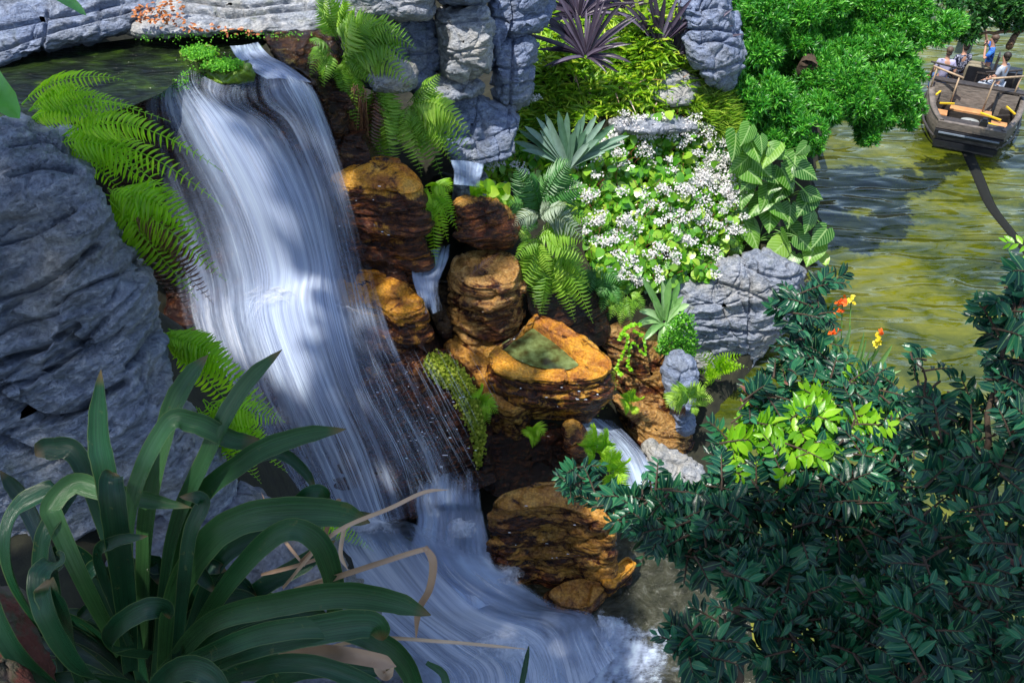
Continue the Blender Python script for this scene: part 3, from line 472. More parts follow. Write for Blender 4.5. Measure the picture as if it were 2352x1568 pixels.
rockB('boulder', [(1480,1010,10.4),(1560,1040,10.4),(1640,1080,10.2),(1660,1130,9.9),(1620,1190,9.6),(1560,1150,9.7),(1500,1080,10.)], .3, 'pale orange rock by the water at the lower end of the right bank', 'rock', PALE, back=.8, seed=44, **dkG)
rockB('boulder', [(1525,815,11.6),(1560,798,11.7),(1598,820,11.6),(1597,900,11.2),(1590,1000,10.8),(1560,1000,10.8),(1530,930,11.1)], .3, 'narrow grey stone post under the moss cushion', 'rock', GREYB, back=.5, seed=45, **dkG)
rockB('boulder', [(1470,640,13.4),(1590,650,13.6),(1640,618,13.8),(1690,585,13.9),(1745,575,14.),(1835,602,13.9),(1848,622,13.85),(1842,660,13.7),(1818,735,13.5),(1790,770,13.35),(1755,800,13.2),(1700,806,13.1),(1590,808,12.9),(1480,790,12.8)], .55, 'layered grey rock outcrop below the heart shaped leaves at the river edge', 'rock', GREY, back=1.1, n=360, rings=90, p=4.2, lines=[([(1696,575),(1723,634),(1726,674),(1719,770)],3,.1),([(1640,645),(1676,658),(1726,674),(1783,698),(1850,686)],3,.1),([(1699,674),(1719,728)],2.5,.07),([(1600,750),(1622,754),(1719,764),(1790,762)],3.5,.12),([(1723,615),(1766,634),(1813,641),(1850,625)],3,.1),([(1600,735),(1626,734),(1719,731)],2.5,.06),([(1600,690),(1660,700),(1700,690)],2.5,.06),([(1740,720),(1800,715)],2.5,.06)], seed=46, tilt=(-.05,0), **{**dkG, 'crack': .06, 'csize': .75, 'sh': .2, 'groove': .04, 'strata': .06})
rockB('stone_block', [(1590,780,12.9),(1700,790,13.1),(1760,795,13.2),(1740,835,13.),(1700,880,12.8),(1600,850,12.6)], .1, 'smooth pale footing under the layered outcrop', 'rock', PALE, back=.6, seed=47, **dkG)
rockA('boulder', [(1040,392,4.2),(1070,378,4.25),(1105,385,4.25),(1125,405,4.2),(1110,430,4.1),(1060,440,4.1),(1042,425,4.15)], .9, 'small pale stone with white water running over it below the cliff', 'rock', PALE, re=.08, seed=48, **dkW)
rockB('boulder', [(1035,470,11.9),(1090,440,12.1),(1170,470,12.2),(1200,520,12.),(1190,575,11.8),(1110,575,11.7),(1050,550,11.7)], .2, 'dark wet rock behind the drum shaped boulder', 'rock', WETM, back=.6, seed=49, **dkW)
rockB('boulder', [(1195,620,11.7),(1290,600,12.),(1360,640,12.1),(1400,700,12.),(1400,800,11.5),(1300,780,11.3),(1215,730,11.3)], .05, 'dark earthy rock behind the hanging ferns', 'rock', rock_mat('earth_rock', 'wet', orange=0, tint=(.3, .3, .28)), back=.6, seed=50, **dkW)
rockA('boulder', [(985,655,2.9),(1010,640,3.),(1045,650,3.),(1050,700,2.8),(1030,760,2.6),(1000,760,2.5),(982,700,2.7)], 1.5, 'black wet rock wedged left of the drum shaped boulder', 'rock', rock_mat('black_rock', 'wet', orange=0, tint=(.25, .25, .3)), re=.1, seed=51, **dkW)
# mossy stones in the stream lip
MOSSR = plain('green_mossy_rock', (.12, .2, .012), .35, .7, 7, bumps=1)
for k, (px, py, rx, ry) in enumerate([(455, 120, 46, 14), (515, 147, 48, 10)]):
    poly = [(px+rx*math.cos(a)*(1+.15*math.sin(3*a+k)), py+ry*math.sin(a), 6.86-.05*(k == 2)) for a in np.linspace(0, 2*math.pi, 10, endpoint=False)]
    rockA('mossy_stone', poly, .22, ['bright green mossy stone at the head of the waterfall', 'long mossy stone just above the waterfall lip', 'moss streaked stone in the middle of the upper fall', 'dark green stone at the left side of the waterfall lip'][k], 'rock', MOSSR, re=.07, crown=.0, seed=60+k, amp=.03, size=.3, strata=.01, sh=.1, groove=.0, fine=.01)
# rain pool in the basin
mb = MB(); C = [PZ(x, y, 2.58) for x, y in [(1140,796),(1188,768),(1222,742),(1264,770),(1304,802),(1338,836),(1306,850),(1250,848),(1195,832)]]; C = resample(chaikin(np.array(C)), 60); mb.add(np.vstack([C.mean(0), C]), T=[(0, k+1, (k+1) % 60+1) for k in range(60)])
m, nt, out = newmat('pool_water'); p = N_(nt, 'BsdfPrincipled', Roughness=.04, IOR=1.33); lk(nt, ramp(nt, [(.35, (.05, .04, .012)), (.5, (.1, .12, .04)), (.7, (.2, .26, .1))], noise(nt, N_(nt, 'TexCoord').outputs['Object'], 5, 5)).outputs[0], p.inputs['Base Color']); lk(nt, p.outputs[0], out.inputs[0])
tag(mb.build('rain_pool', m), 'shallow green pool in the hollow of the orange boulder', 'pool', kind='structure')
# ------------------------------------------------------------------ falling water
WFALL = water_mat('falling_water', 9, 1.1, .32, .8, (.55, .66, .92), opac=.9); WVEIL = water_mat('water_veil', 34, 1.2, .46, .74, opac=.75, w=(.3, .5, .2)); WFOAM = water_mat('foam_water', 6, 1.6, .3, .8, (.52, .64, .9), opac=.9, dist=1.1); WSTR = water_mat('water_strands', 22, 1., .5, .72, (.8, .87, 1.), opac=.8, w=(.4, .35, .25))
def gridsurf(rows, nu, nv):
    R = [catmull(np.array(r, float), nu) for r in rows]; R = np.array(R); out = np.stack([catmull(R[:, k], nv) for k in range(nu)], 1); return out  # nv,nu,k
def sheet(name, rows, mat, label, nu=140, nv=150, relief=.07, lift=0., seed=0, dens=None, edge=.06, us=1., rf=26, kind='structure', vs=1., zm=False):
    """rows: control points (x, y, Y, thickness) from the lip down; columns run along the flow"""
    G = gridsurf(rows, nu, nv); sh = G.shape[:2]; F = G.reshape(-1, 4); P = np.array([(PZ if zm else PY)(*f[:3]) for f in F]); u = np.tile(np.linspace(0, 1, nu), nv); v = np.repeat(np.linspace(0, 1, nv), nu)
    n = fbm(np.stack([u*rf, v*1.6, u*0+seed], 1), 4, seed)-.5; P = P+(relief*2*n+lift)[:, None]*nrm(np.array([0, -.8, .6]))
    a = F[:, 3].copy(); e = np.minimum(u, 1-u)/edge; a -= np.clip(1-e, 0, 1)*.45; a += (fbm(np.stack([u*7, v*3, u*0+seed+5], 1), 3, seed)-.5)*.35
    i = np.arange(nv-1)[:, None]; j = np.arange(nu-1)[None]; Q = np.stack([i*nu+j, (i+1)*nu+j, (i+1)*nu+j+1, i*nu+j+1], -1).reshape(-1, 4)
    mb = MB(); mb.add(P, Q, uv=np.stack([u*us+seed*.37, v*vs], 1), a=a); o = mb.build(name, mat); return tag(o, label, 'waterfall', kind=kind)
ROWS = [[(318,222,11.15,.45),(385,195,11.6,.5),(440,165,12.,.6),(520,195,11.9,.5),(590,150,12.25,.5),(660,172,12.1,.65),(735,205,12.,.6)],
 [(318,262,11.,0.50),(385,240,11.4,0.55),(450,205,11.8,0.64),(520,235,11.7,0.55),(600,230,11.9,0.47),(680,205,12.,0.81),(752,240,11.9,0.60)],
 [(325,340,10.9,0.45),(412,320,11.2,0.50),(518,300,11.5,0.84),(598,300,11.6,0.70),(665,290,11.75,0.57),(720,290,11.85,0.66),(783,320,11.8,0.55)],
 [(355,500,10.75,0.60),(490,480,10.95,0.60),(602,460,11.15,0.84),(677,450,11.25,0.82),(730,440,11.35,0.67),(775,440,11.4,0.56),(818,430,11.5,0.40)],
 [(390,640,10.45,0.70),(537,630,10.6,0.70),(650,615,10.8,0.89),(725,600,10.9,0.82),(763,590,11.,0.72),(815,585,11.05,0.51),(860,600,11.,0.35)],
 [(410,740,10.,0.70),(552,740,10.15,0.75),(645,720,10.3,0.90),(725,700,10.35,0.85),(795,720,10.4,0.70),(858,760,10.2,0.65),(918,790,10.1,0.54)],
 [(460,880,9.4,0.68),(602,880,9.5,0.70),(695,870,9.55,0.78),(775,870,9.6,0.65),(845,890,9.55,0.65),(918,900,9.5,0.55),(980,900,9.6,0.44)],
 [(550,1050,8.7,0.60),(685,1050,8.75,0.65),(775,1050,8.8,0.65),(850,1040,8.85,0.60),(925,1040,8.85,0.60),(988,1030,8.9,0.53),(1048,1010,9.1,0.44)],
 [(660,1210,8.,.7),(765,1210,8.05,.72),(840,1200,8.1,.7),(900,1195,8.15,.6),(965,1180,8.2,.5),(1030,1150,8.3,.4),(1080,1100,8.6,.2)]]
EX = [[(r[0][0]-90, r[0][1]+10, r[0][2]-.1, 0), *r[:-1], (r[-1][0]+60, r[-1][1], r[-1][2]-.1, 0)] for r in ROWS]
G = gridsurf(EX, 260, 300); F = G.reshape(-1, 4); P = np.array([PY(f[0], f[1], f[2]+.42) for f in F]); P[:, 2] -= .05; nu, nv = 260, 300
i = np.arange(nv-1)[:, None]; j = np.arange(nu-1)[None]; Q = np.stack([i*nu+j, (i+1)*nu+j, (i+1)*nu+j+1, i*nu+j+1], -1).reshape(-1, 4)
Nn = vnormals(P, Q); Nn = Nn*np.sign((Nn@np.array([0, -.8, .6])).mean()); P2 = displace(P, Nn, amp=.14, size=.6, strata=.16, sh=.32, groove=.06, fine=.02, seed=25, facet=.1, fsize=.5)
mb = MB(); mb.add(P2, Q, a=0); mb.add(P+np.array([0, 1., -.3]), Q, a=0); ed = np.concatenate([np.arange(nu), np.arange(nv)*nu+nu-1, (nv*nu-1-np.arange(nu)), np.arange(nv)[::-1]*nu]); k = len(ed); mb.add(np.vstack([P2[ed], (P+np.array([0, 1., -.3]))[ed]]), [(q, (q+1) % k, k+(q+1) % k, k+q) for q in range(k)])
tag(mb.build('wet_cliff', rock_mat('black_wet_rock', 'wet', orange=.2, tint=(.4, .42, .5))), 'dark wet rock face the waterfall runs down', 'rock')
sheet('waterfall', [[(x, y, Y, a-(.12 if y < 520 else .08)) for x, y, Y, a in r] for r in ROWS], WFALL, 'broad silky white waterfall pouring down the dark rocks', 220, 240, .03, 0, 1, rf=9)
ROWS = [[(x, y, Y, a-.07) for x, y, Y, a in r] for r in ROWS]; ROW2 = [[(x, y, Y-.06, a-.02 if x > 760 else a-.1) for x, y, Y, a in r] for r in ROWS]; sheet('waterfall', ROW2, WVEIL, 'thin outer veil of water threads in front of the broad fall', 200, 200, .05, .08, 2, rf=20)
ROW3 = [[(x, y, Y, a-.17) for x, y, Y, a in r] for r in ROWS]; sheet('waterfall', ROW3, WSTR, 'white strands standing out from the broad fall', 200, 200, .05, .14, 5, us=.8, rf=10)
# lower chute and foam
sheet('lower_fall', [[(955,1090,1.5,.32),(1010,1080,1.5,.32),(1060,1072,1.5,.32),(1105,1085,1.5,.32)],[(950,1150,1.25,.75),(1005,1150,1.25,.8),(1055,1150,1.25,.8),(1110,1150,1.25,.55)],[(955,1205,1.0,.8),(1010,1190,1.0,1.),(1060,1185,1.0,.95),(1120,1200,1.0,.6)],[(930,1290,0.78,.8),(1000,1300,0.78,1.),(1065,1300,0.78,.9),(1140,1290,0.78,.6)],[(900,1380,0.6,.7),(990,1400,0.6,.8),(1080,1400,0.6,.7),(1180,1370,0.6,.5)]], WFOAM, 'bright white chute between the mossy rock and the banded boulder', 100, 100, .05, 0, 3, kind='structure', us=.5, zm=True)
FO = [[(600,1190,1.3,.36),(700,1200,1.3,.36),(800,1195,1.3,.36),(900,1190,1.3,.36),(1000,1215,1.3,.36),(1110,1240,1.3,.36)],[(640,1280,0.85,.75),(740,1285,0.85,.8),(850,1280,0.85,.85),(960,1290,0.85,.85),(1060,1320,0.85,.75),(1190,1320,0.85,.55)],[(740,1380,0.55,.7),(840,1390,0.55,.78),(950,1395,0.55,.8),(1060,1400,0.55,.8),(1180,1395,0.55,.65),(1300,1385,0.55,.4)],[(840,1480,0.36,.6),(950,1490,0.36,.72),(1060,1480,0.36,.78),(1180,1460,0.36,.75),(1290,1425,0.36,.65),(1370,1400,0.36,.5)],[(900,1560,0.24,.5),(1020,1560,0.24,.65),(1130,1540,0.24,.75),(1230,1520,0.24,.75),(1320,1480,0.24,.7),(1400,1435,0.24,.6)],[(900,1660,0.1,.5),(1020,1660,0.1,.65),(1130,1650,0.1,.7),(1240,1620,0.1,.75),(1350,1560,0.1,.75),(1440,1480,0.1,.6)]]
sheet('rapids', FO, WFOAM, zm=True, label= 'smooth blue white rapids sweeping to the lower right', nu=200, nv=160, relief=.11, lift=.02, rf=5, seed=4, us=.45)
sheet('rapids', [[(x, y, Y+.04, a-.12) for x, y, Y, a in r] for r in FO], WSTR, 'upper streaks of the rapids', 160, 120, .07, .06, 6, us=.9, zm=True, rf=8)
FO2 = [[(1370,1400,0.14,.6),(1380,1450,0.14,.7),(1370,1500,0.14,.75),(1350,1560,0.14,.7),(1330,1640,0.14,.6)],[(1420,1405,0.11,.55),(1435,1450,0.11,.72),(1420,1510,0.11,.75),(1400,1570,0.11,.7),(1380,1650,0.11,.6)],[(1460,1390,0.08,.35),(1490,1450,0.08,.5),(1480,1510,0.08,.62),(1460,1570,0.08,.62),(1440,1650,0.08,.5)],[(1500,1370,0.06,.15),(1560,1440,0.06,.25),(1560,1510,0.06,.38),(1540,1570,0.06,.45),(1520,1650,0.06,.4)],[(1560,1350,0.05,.05),(1640,1430,0.05,.05),(1640,1510,0.05,.1),(1620,1570,0.05,.2),(1600,1650,0.05,.2)]]
sheet('foam', FO2, water_mat('churned_foam', 9, 9, .4, .75), 'churned foam where the rapids meet the brown lower pool', 120, 120, .03, .03, 7, zm=True)
m, nt, out = newmat('churned_water'); tc = N_(nt, 'TexCoord').outputs['Object']; n = noise(nt, tc, 2.2, 6, .7, 1.2); p = N_(nt, 'BsdfPrincipled', Roughness=.12, IOR=1.33); lk(nt, ramp(nt, [(.38, (.014, .015, .008)), (.58, (.045, .045, .028)), (.74, (.16, .17, .16))], n).outputs[0], p.inputs['Base Color']); b = N_(nt, 'Bump', Strength=.8, Distance=.08); lk(nt, noise(nt, tc, 5, 6, .65, 1.), b.inputs['Height']); lk(nt, b.outputs[0], p.inputs['Normal']); lk(nt, p.outputs[0], out.inputs[0])
C = resample(np.array([PZ(x, y, .012) for x, y in [(1050,1200),(1200,1180),(1480,1230),(1560,1260),(1640,1320),(1720,1400),(1740,1560),(1700,1750),(900,1750),(900,1400),(960,1240)]]), 90); mb = MB(); mb.add(np.vstack([C.mean(0), C]), T=[(0, k+1, (k+1) % 90+1) for k in range(90)]); tag(mb.build('lower_pool', m), 'grey brown churned water of the lower pool', 'pool', kind='structure')
def mound(label, x, y, z, rx, ry, hz, a0, seed, mat):
    n = 60; U, V_ = np.meshgrid(np.linspace(-1, 1, n), np.linspace(-1, 1, n)); r = np.sqrt(U**2+V_**2).ravel(); C0 = PZ(x, y, z); Pm = np.stack([U.ravel()*rx, V_.ravel()*ry, np.clip(1-r*r, 0, 1)*hz], 1)+C0; Pm += (fbm(Pm*4, 3, seed)[:, None]-.5)*.12
    i = np.arange(n-1)[:, None]; j = np.arange(n-1)[None]; Q = np.stack([i*n+j, i*n+j+1, (i+1)*n+j+1, (i+1)*n+j], -1).reshape(-1, 4); mb = MB(); mb.add(Pm, Q, uv=np.stack([U.ravel(), V_.ravel()], 1)*.5+seed, a=a0*np.clip(1-r, -.3, 1)**1. +.02); return tag(mb.build('foam', mat), label, 'foam', kind='stuff')
WBURST = water_mat('foam_burst', 5, 5, .3, .8, (.85, .9, 1.), opac=.95, dist=1.)
mound('white burst where the fall strikes the flat orange boulder', 650, 685, 3.7, .95, .6, .3, .86, 1, WBURST); mound('white burst in the chute', 1060, 1225, 1.12, .4, .35, .25, 1., 2, WBURST)
mound('mist at the foot of the broad fall', 850, 1235, 1.25, 1.1, .5, .35, .72, 3, WBURST); mound('foam curling round the foot of the banded boulder', 1165, 1325, .75, .4, .35, .12, .8, 4, WBURST); mound('foam at the lip of the rapids', 1390, 1450, .2, .35, .6, .08, .72, 5, WBURST); mound('mist low in the rapids', 1150, 1500, .35, .9, .5, .25, .75, 6, WBURST)
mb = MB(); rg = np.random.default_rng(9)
def glints(poly, rows, Yf, n, slope):  # white dashes stand in for specular glints on the wet ledges
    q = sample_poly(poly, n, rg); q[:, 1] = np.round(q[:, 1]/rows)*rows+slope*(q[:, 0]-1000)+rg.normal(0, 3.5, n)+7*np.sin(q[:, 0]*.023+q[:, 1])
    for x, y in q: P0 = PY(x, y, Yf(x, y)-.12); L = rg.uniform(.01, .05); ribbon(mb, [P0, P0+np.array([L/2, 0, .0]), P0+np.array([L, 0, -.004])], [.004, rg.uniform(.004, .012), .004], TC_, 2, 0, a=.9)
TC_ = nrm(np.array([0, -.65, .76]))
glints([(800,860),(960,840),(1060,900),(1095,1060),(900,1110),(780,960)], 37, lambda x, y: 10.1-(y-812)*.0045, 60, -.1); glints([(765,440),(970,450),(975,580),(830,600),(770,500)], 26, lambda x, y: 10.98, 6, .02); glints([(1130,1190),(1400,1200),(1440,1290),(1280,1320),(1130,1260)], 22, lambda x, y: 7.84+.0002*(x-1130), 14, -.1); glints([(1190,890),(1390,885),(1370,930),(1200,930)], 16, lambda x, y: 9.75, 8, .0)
m, nt, out = newmat('painted_glint'); p = N_(nt, 'BsdfPrincipled', Roughness=.15); p.inputs['Base Color'].default_value = (.9, .93, 1, 1); lk(nt, p.outputs[0], out.inputs[0]); tag(mb.build('glint_dashes', m, smooth=False), 'small white dashes painted as glints along the ledges of the wet rocks', 'painted glints', kind='stuff')
# back channel and side stream
sheet('back_stream', [[(955,590,11.6,.6),(990,575,11.75,.7),(1040,560,11.9,.6)],[(945,625,11.3,.75),(980,620,11.4,.9),(1030,600,11.55,.7)],[(955,670,10.95,.7),(985,665,11.,.8),(1010,655,11.1,.6)],[(975,720,10.6,.3),(995,720,10.65,.4),(1020,710,10.7,.3)]], WFOAM, 'small white stream slipping behind the brown boulders', 60, 60, .03, .05, 8, us=.25)
sheet('back_stream', [[(1035,370,12.3,.8),(1070,372,12.35,.9),(1115,380,12.4,.7)],[(1042,395,12.15,.8),(1072,400,12.2,.95),(1108,405,12.2,.7)],[(1040,425,11.95,.5),(1072,428,12.,.7),(1105,432,12.,.4)]], WFOAM, 'white trickle over the small pale stone', 50, 40, .02, .12, 9, us=.2)
sheet('side_stream', [[(1300,955,10.,.5),(1350,958,10.1,.6),(1410,965,10.2,.5)],[(1350,1000,9.75,.5),(1400,1005,9.85,.6),(1450,1000,9.95,.5)],[(1385,1060,9.4,.5),(1440,1060,9.5,.65),(1490,1050,9.6,.5)],[(1420,1130,8.95,.5),(1465,1130,9.,.65),(1510,1120,9.1,.5)],[(1440,1240,8.3,.4),(1490,1240,8.35,.5),(1540,1230,8.4,.4)]], WFALL, 'side stream sliding down behind the banded boulder', 70, 90, .04, .04, 10, us=.4)
sheet('upper_rill', [[(530,110,12.75,.6),(565,108,12.8,.6),(600,100,12.85,.5)],[(545,135,12.5,.7),(580,135,12.55,.8),(625,128,12.6,.5)],[(570,160,12.3,.6),(620,160,12.35,.8),(670,155,12.4,.6)],[(610,185,12.1,.5),(665,185,12.15,.8),(725,195,12.15,.6)]], WFALL, 'white rill spilling round the mossy stones at the top', 60, 60, .02, .1, 11, us=.3)
# splash: ballistic threads
def threads(name, mat, label, spec, w=.012):
    mb = MB()
    for (x, y, Y, n, sp, up, seed) in spec:
        n = n*2
        rg = np.random.default_rng(seed); P0 = PY(x, y, Y)
        for k in range(n):
            an = rg.uniform(-.15, 1.15)*math.pi; s = sp*rg.uniform(.4, 1.1); v = np.array([math.cos(an)*s, -abs(math.sin(an))*s*.8+.2, up*rg.uniform(.2, 1)])
            t = np.linspace(0, rg.uniform(.25, .62), 12)[:, None]; p = P0+rg.normal(0, .12, 3)*np.array([1, .6, .3])+v*t+np.array([0, 0, -4.9])*t*t
            ribbon(mb, p, w*rg.uniform(.5, 1.6)*np.linspace(1, .4, 12), (0, -.7, .7), 2, 0, a=.95)
    return tag(mb.build(name, mat), label, 'water spray', kind='stuff')
THR = newmat('spray'); m, nt, out = THR; p = N_(nt, 'BsdfPrincipled', Roughness=.3); p.inputs['Base Color'].default_value = (.85, .9, 1, 1); p.inputs['Alpha'].default_value = .22; lk(nt, p.outputs[0], out.inputs[0]); SPRAY = m
threads('spray', SPRAY, 'fine white spray bursting from the boulder in mid fall', [(630,690,10.5,260,1.5,1.4,1),(680,670,10.6,160,1.6,1.3,2),(740,700,10.4,90,1.2,.6,3)])
mb = MB(); rg = np.random.default_rng(5)
for k in range(420):
    u = rg.random(); x = 560+480*u+rg.normal(0, 20); y = 780+rg.random()*330; P0 = PY(x, y, 9.9-(y-780)*.0042-.1); L = rg.uniform(.25, 1.); t = np.linspace(0, 1, 8)[:, None]
    p = P0+np.array([.22+.3*u, -.35, -.85])*L*t+np.array([0, -.05, -.15])*t*t*L; ribbon(mb, p, rg.uniform(.004, .013)*np.sin(np.linspace(.2, 2.9, 8)), (0, -.7, .7), 2, 0, a=.9)
tag(mb.build('spray', SPRAY), 'long falling threads of spray in front of the mossy rock', 'water spray', kind='stuff')
# ------------------------------------------------------------------ leaf materials
FERN = leaf_mat('fern_green', (.1,.26,.02), (.27,.48,.05), (.42,.6,.09), trans=.38)
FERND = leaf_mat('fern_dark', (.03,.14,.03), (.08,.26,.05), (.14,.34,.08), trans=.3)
FERNB = leaf_mat('fern_bright', (.2,.42,.01), (.34,.6,.02), (.5,.72,.04), trans=.45)
FERNS = leaf_mat('fern_silver', (.22,.3,.2), (.42,.5,.38), trans=.3)
DEAD = leaf_mat('dead_frond', (.05,.02,.012), (.14,.06,.03), (.22,.12,.06), trans=.15, tcol=(1.2,.8,.5))
CON = leaf_mat('conifer_leaf', (.012,.1,.012), (.06,.32,.03), (.22,.58,.07), rough=.35, trans=.28)
SHRUBM = leaf_mat('dark_leaf', (.002,.018,.014), (.007,.062,.038), (.03,.17,.07), rough=.3, trans=.16, spec=.3, rib=.7, tcol=(1.2,1.6,.6))
SHRUBB = leaf_mat('young_leaf', (.09,.28,.01), (.2,.46,.015), (.32,.58,.03), rough=.35, trans=.4)
SHRUBR = leaf_mat('withered_leaf', (.12,.04,.025), (.25,.1,.07), rough=.5, trans=.2, tcol=(1.1,.8,.6))
STRAP = leaf_mat('strap_leaf', (.004,.026,.014), (.012,.062,.026), (.045,.12,.04), rough=.27, trans=.12, spec=.45, stripes=.6)
PURP = leaf_mat('purple_leaf', (.025,.018,.03), (.075,.055,.085), (.2,.17,.24), rough=.35, trans=.2, tcol=(1.1,.7,1.2))
SILV = leaf_mat('silver_leaf', (.05,.13,.07), (.13,.24,.17), (.3,.42,.36), rough=.4, trans=.2)
BROM = leaf_mat('bromeliad_leaf', (.12,.3,.08), (.25,.45,.16), (.4,.6,.3), rough=.35, trans=.3)
BEG = leaf_mat('begonia_leaf', (.05,.22,.012), (.16,.4,.03), (.38,.55,.05), rough=.25, trans=.3, spec=.7)
WHITE = leaf_mat('white_petal', (.72,.68,.68), (.86,.84,.84), rough=.6, trans=.3, tcol=(1,1,1))
PHIL = leaf_mat('heart_leaf', (.025,.12,.01), (.1,.28,.02), (.32,.5,.08), rough=.35, trans=.3, veins=.5)
SWORD = leaf_mat('sword_fern', (.12,.28,.02), (.3,.5,.04), (.55,.62,.08), trans=.35)
MOSS = leaf_mat('moss', (.14,.2,.01), (.3,.38,.02), (.5,.52,.08), rough=.8, trans=.3)
MOSSG = leaf_mat('green_moss', (.04,.2,.01), (.12,.4,.02), (.2,.5,.03), rough=.8, trans=.3)
DRY = leaf_mat('dry_leaf', (.3,.18,.11), (.5,.33,.22), (.7,.52,.38), rough=.6, trans=.2, tcol=(1,.8,.6))
ORF = leaf_mat('orange_petal', (.75,.09,.01), (.9,.2,.02), rough=.5, trans=.3, tcol=(1.2,.8,.5)); YEF = leaf_mat('yellow_petal', (.85,.6,.01), (.9,.75,.05), rough=.5, trans=.3, tcol=(1,1,.5))
BARK = plain('bark', (.055,.035,.022), .9, .5, 14, bumps=1, stretch=(1,1,.25)); STEMG = plain('green_stem', (.1,.22,.04), .5, .3, 9); STEMR = plain('red_stem', (.22,.06,.03), .6, .4, 9)
TC = nrm(np.array([0, -.65, .76]))
# ------------------------------------------------------------------ ferns
def fern(label, base, tips, plen, mat=FERN, group='ferns among the rocks', npin=19, near=.5, arch=.35, dead=(), name='fern', hang=None, tmpl=PIN, wr=.2):
    """base (x, y, Y); tips (x, y[, Y shift[, arch m]])"""
    bx, by, bY = base; B0 = PY(*base); o = thing(name, B0, label, 'fern', group); dsc = np.linalg.norm(B0-CAM)/FP
    for k, t in enumerate(tips):
        b = t[4] if len(t) > 4 else None
        P0 = B0+RNG.normal(0, .04, 3) if b is None else PY(b[0], b[1], bY)
        Y2 = bY-near*RNG.uniform(.6, 1.2)+(t[2] if len(t) > 2 else 0); P2 = PY(t[0], t[1], Y2); L = np.linalg.norm(P2-P0)
        ar = (t[3] if len(t) > 3 else arch)*L; P1 = (P0+P2)*.5+np.array([0, -.1*L, ar])
        mb = MB(); isd = k in dead; frond(mb, P0, P1, P2, plen*dsc*min(1.25, max(.55, L/(plen*dsc*3.6))), npin=max(14, int(npin*min(1.3, .6+.4*L))), nh=TC+RNG.normal(0, .15, 3), tmpl=tmpl, wr=wr)
        mb.build('frond', DEAD if isd else mat, o)
    return o
fern('tall upright fern clump at the top edge beside the stream', (776,88,12.9), [(738,-25,0,.1),(755,-10,0,.1),(725,20,0,.2),(790,-5,0,.1),(800,60,0,.3),(730,60,0,.3)], 32)
fern('small pale ferns growing from the wet wall beside the waterfall lip', (760,125,12.5), [(712,100,0,.4),(706,150,0,.4),(712,178,0,.4),(730,215,0,.3),(745,200,0,.3),(757,170,0,.2),(720,125,0,.4)], 22)
fern('largest arching fern on the cliff, its fronds spreading to the right', (790,135,12.7), [(955,112,0,.5),(948,150,0,.5),(945,200,.1,.45),(915,215,.1,.4),(900,60,0,.35),(870,205,.1,.35),(840,190,.1,.3),(800,200,0,.2),(810,30,0,.2),(860,45,0,.3),(925,85,0,.4),(775,195,0,.2)], 46)
fern('long fern hanging straight down the dark wall beside the fall', (792,150,12.5), [(803,328,.3,.1),(778,255,.3,.1),(766,205,.3,.1),(822,300,.3,.1),(795,240,.2,.1),(835,235,.3,.2),(780,300,.3,.1)], 32)
fern('fern hanging below the pale cliff block', (868,205,12.6), [(935,350,.3,.1),(905,395,.3,.1),(872,375,.3,.1),(848,355,.3,.1),(890,300,.2,.1),(925,290,.2,.2),(858,290,.2,.1),(880,410,.3,.1),(915,330,.3,.15)], 36, dead=(3,))
fern('full fern spilling right over the orange topped boulder', (938,245,12.7), [(1012,170,.2,.2),(1010,198,.2,.2),(1082,312,0,.5),(1085,348,0,.45),(1062,372,0,.4),(1015,408,.1,.3),(968,405,.1,.2),(1045,290,0,.5),(990,350,0,.3),(940,330,.2,.15),(1035,372,0,.3),(1040,250,0,.5),(975,300,0,.3),(925,300,.2,.1)], 42)
mb = MB()
for k in range(70):
    x = 800+RNG.random()*42; y = 190+RNG.random()*60; P0 = PY(x, y, 12.35); P2 = PY(x+RNG.normal(0, 10), y+60+RNG.random()*70, 12.3); tube(mb, bez(P0, (P0+P2)/2+RNG.normal(0, .05, 3), P2, 8), .006, 4, a=RNG.random())
tag(mb.build('dead_fronds', DEAD), 'brown tangle of dead hanging fronds under the tallest fern', 'dead plant', kind='stuff')
# left ferns on the boulder edge
fern('big bright fern reaching from the left boulder across the waterfall', (70,262,6.45), [(285,184,0,.25),(326,250,0,.3),(392,280,0,.3),(250,225,0,.3),(200,215,0,.3),(300,305,-.1,.4),(330,345,-.1,.4),(240,290,0,.3)], 26, FERNB, near=.2, group='ferns along the left boulder', arch=.3, npin=24, wr=.16)
fern('long fronds arching down in front of the upper fall', (150,330,6.3), [(512,395,0,.45),(512,475,0,.45),(440,345,0,.4),(470,520,-.1,.4),(400,470,0,.4),(380,400,0,.35),(330,420,0,.3),(300,460,0,.3)], 30, FERNB, near=.2, group='ferns along the left boulder', npin=24, wr=.16)
fern('coarse yellow green fern drooping along the middle of the left boulder', (245,440,6.0), [(520,645,0,.35),(455,690,0,.25),(385,610,0,.25),(480,560,0,.4),(420,560,0,.3),(350,560,0,.2),(330,520,0,.2)], 46, FERNB, near=.2, group='ferns along the left boulder', npin=24, wr=.16)
fern('brown tipped fern hanging below the left boulder fern', (300,500,5.9), [(492,700,.1,.2),(438,725,.1,.2),(470,650,.1,.3),(400,690,.1,.2),(510,640,.1,.3)], 36, DEAD, near=.15, group='ferns along the left boulder', npin=24, wr=.16)
fern('lime fern growing at the lower edge of the left boulder', (385,770,5.6), [(545,850,0,.35),(585,895,0,.35),(655,970,0,.3),(520,880,0,.3),(480,870,0,.3),(610,930,0,.35),(450,800,0,.3),(600,1010,0,.25)], 38, FERNB, near=.2, group='ferns along the left boulder', npin=24, wr=.16)
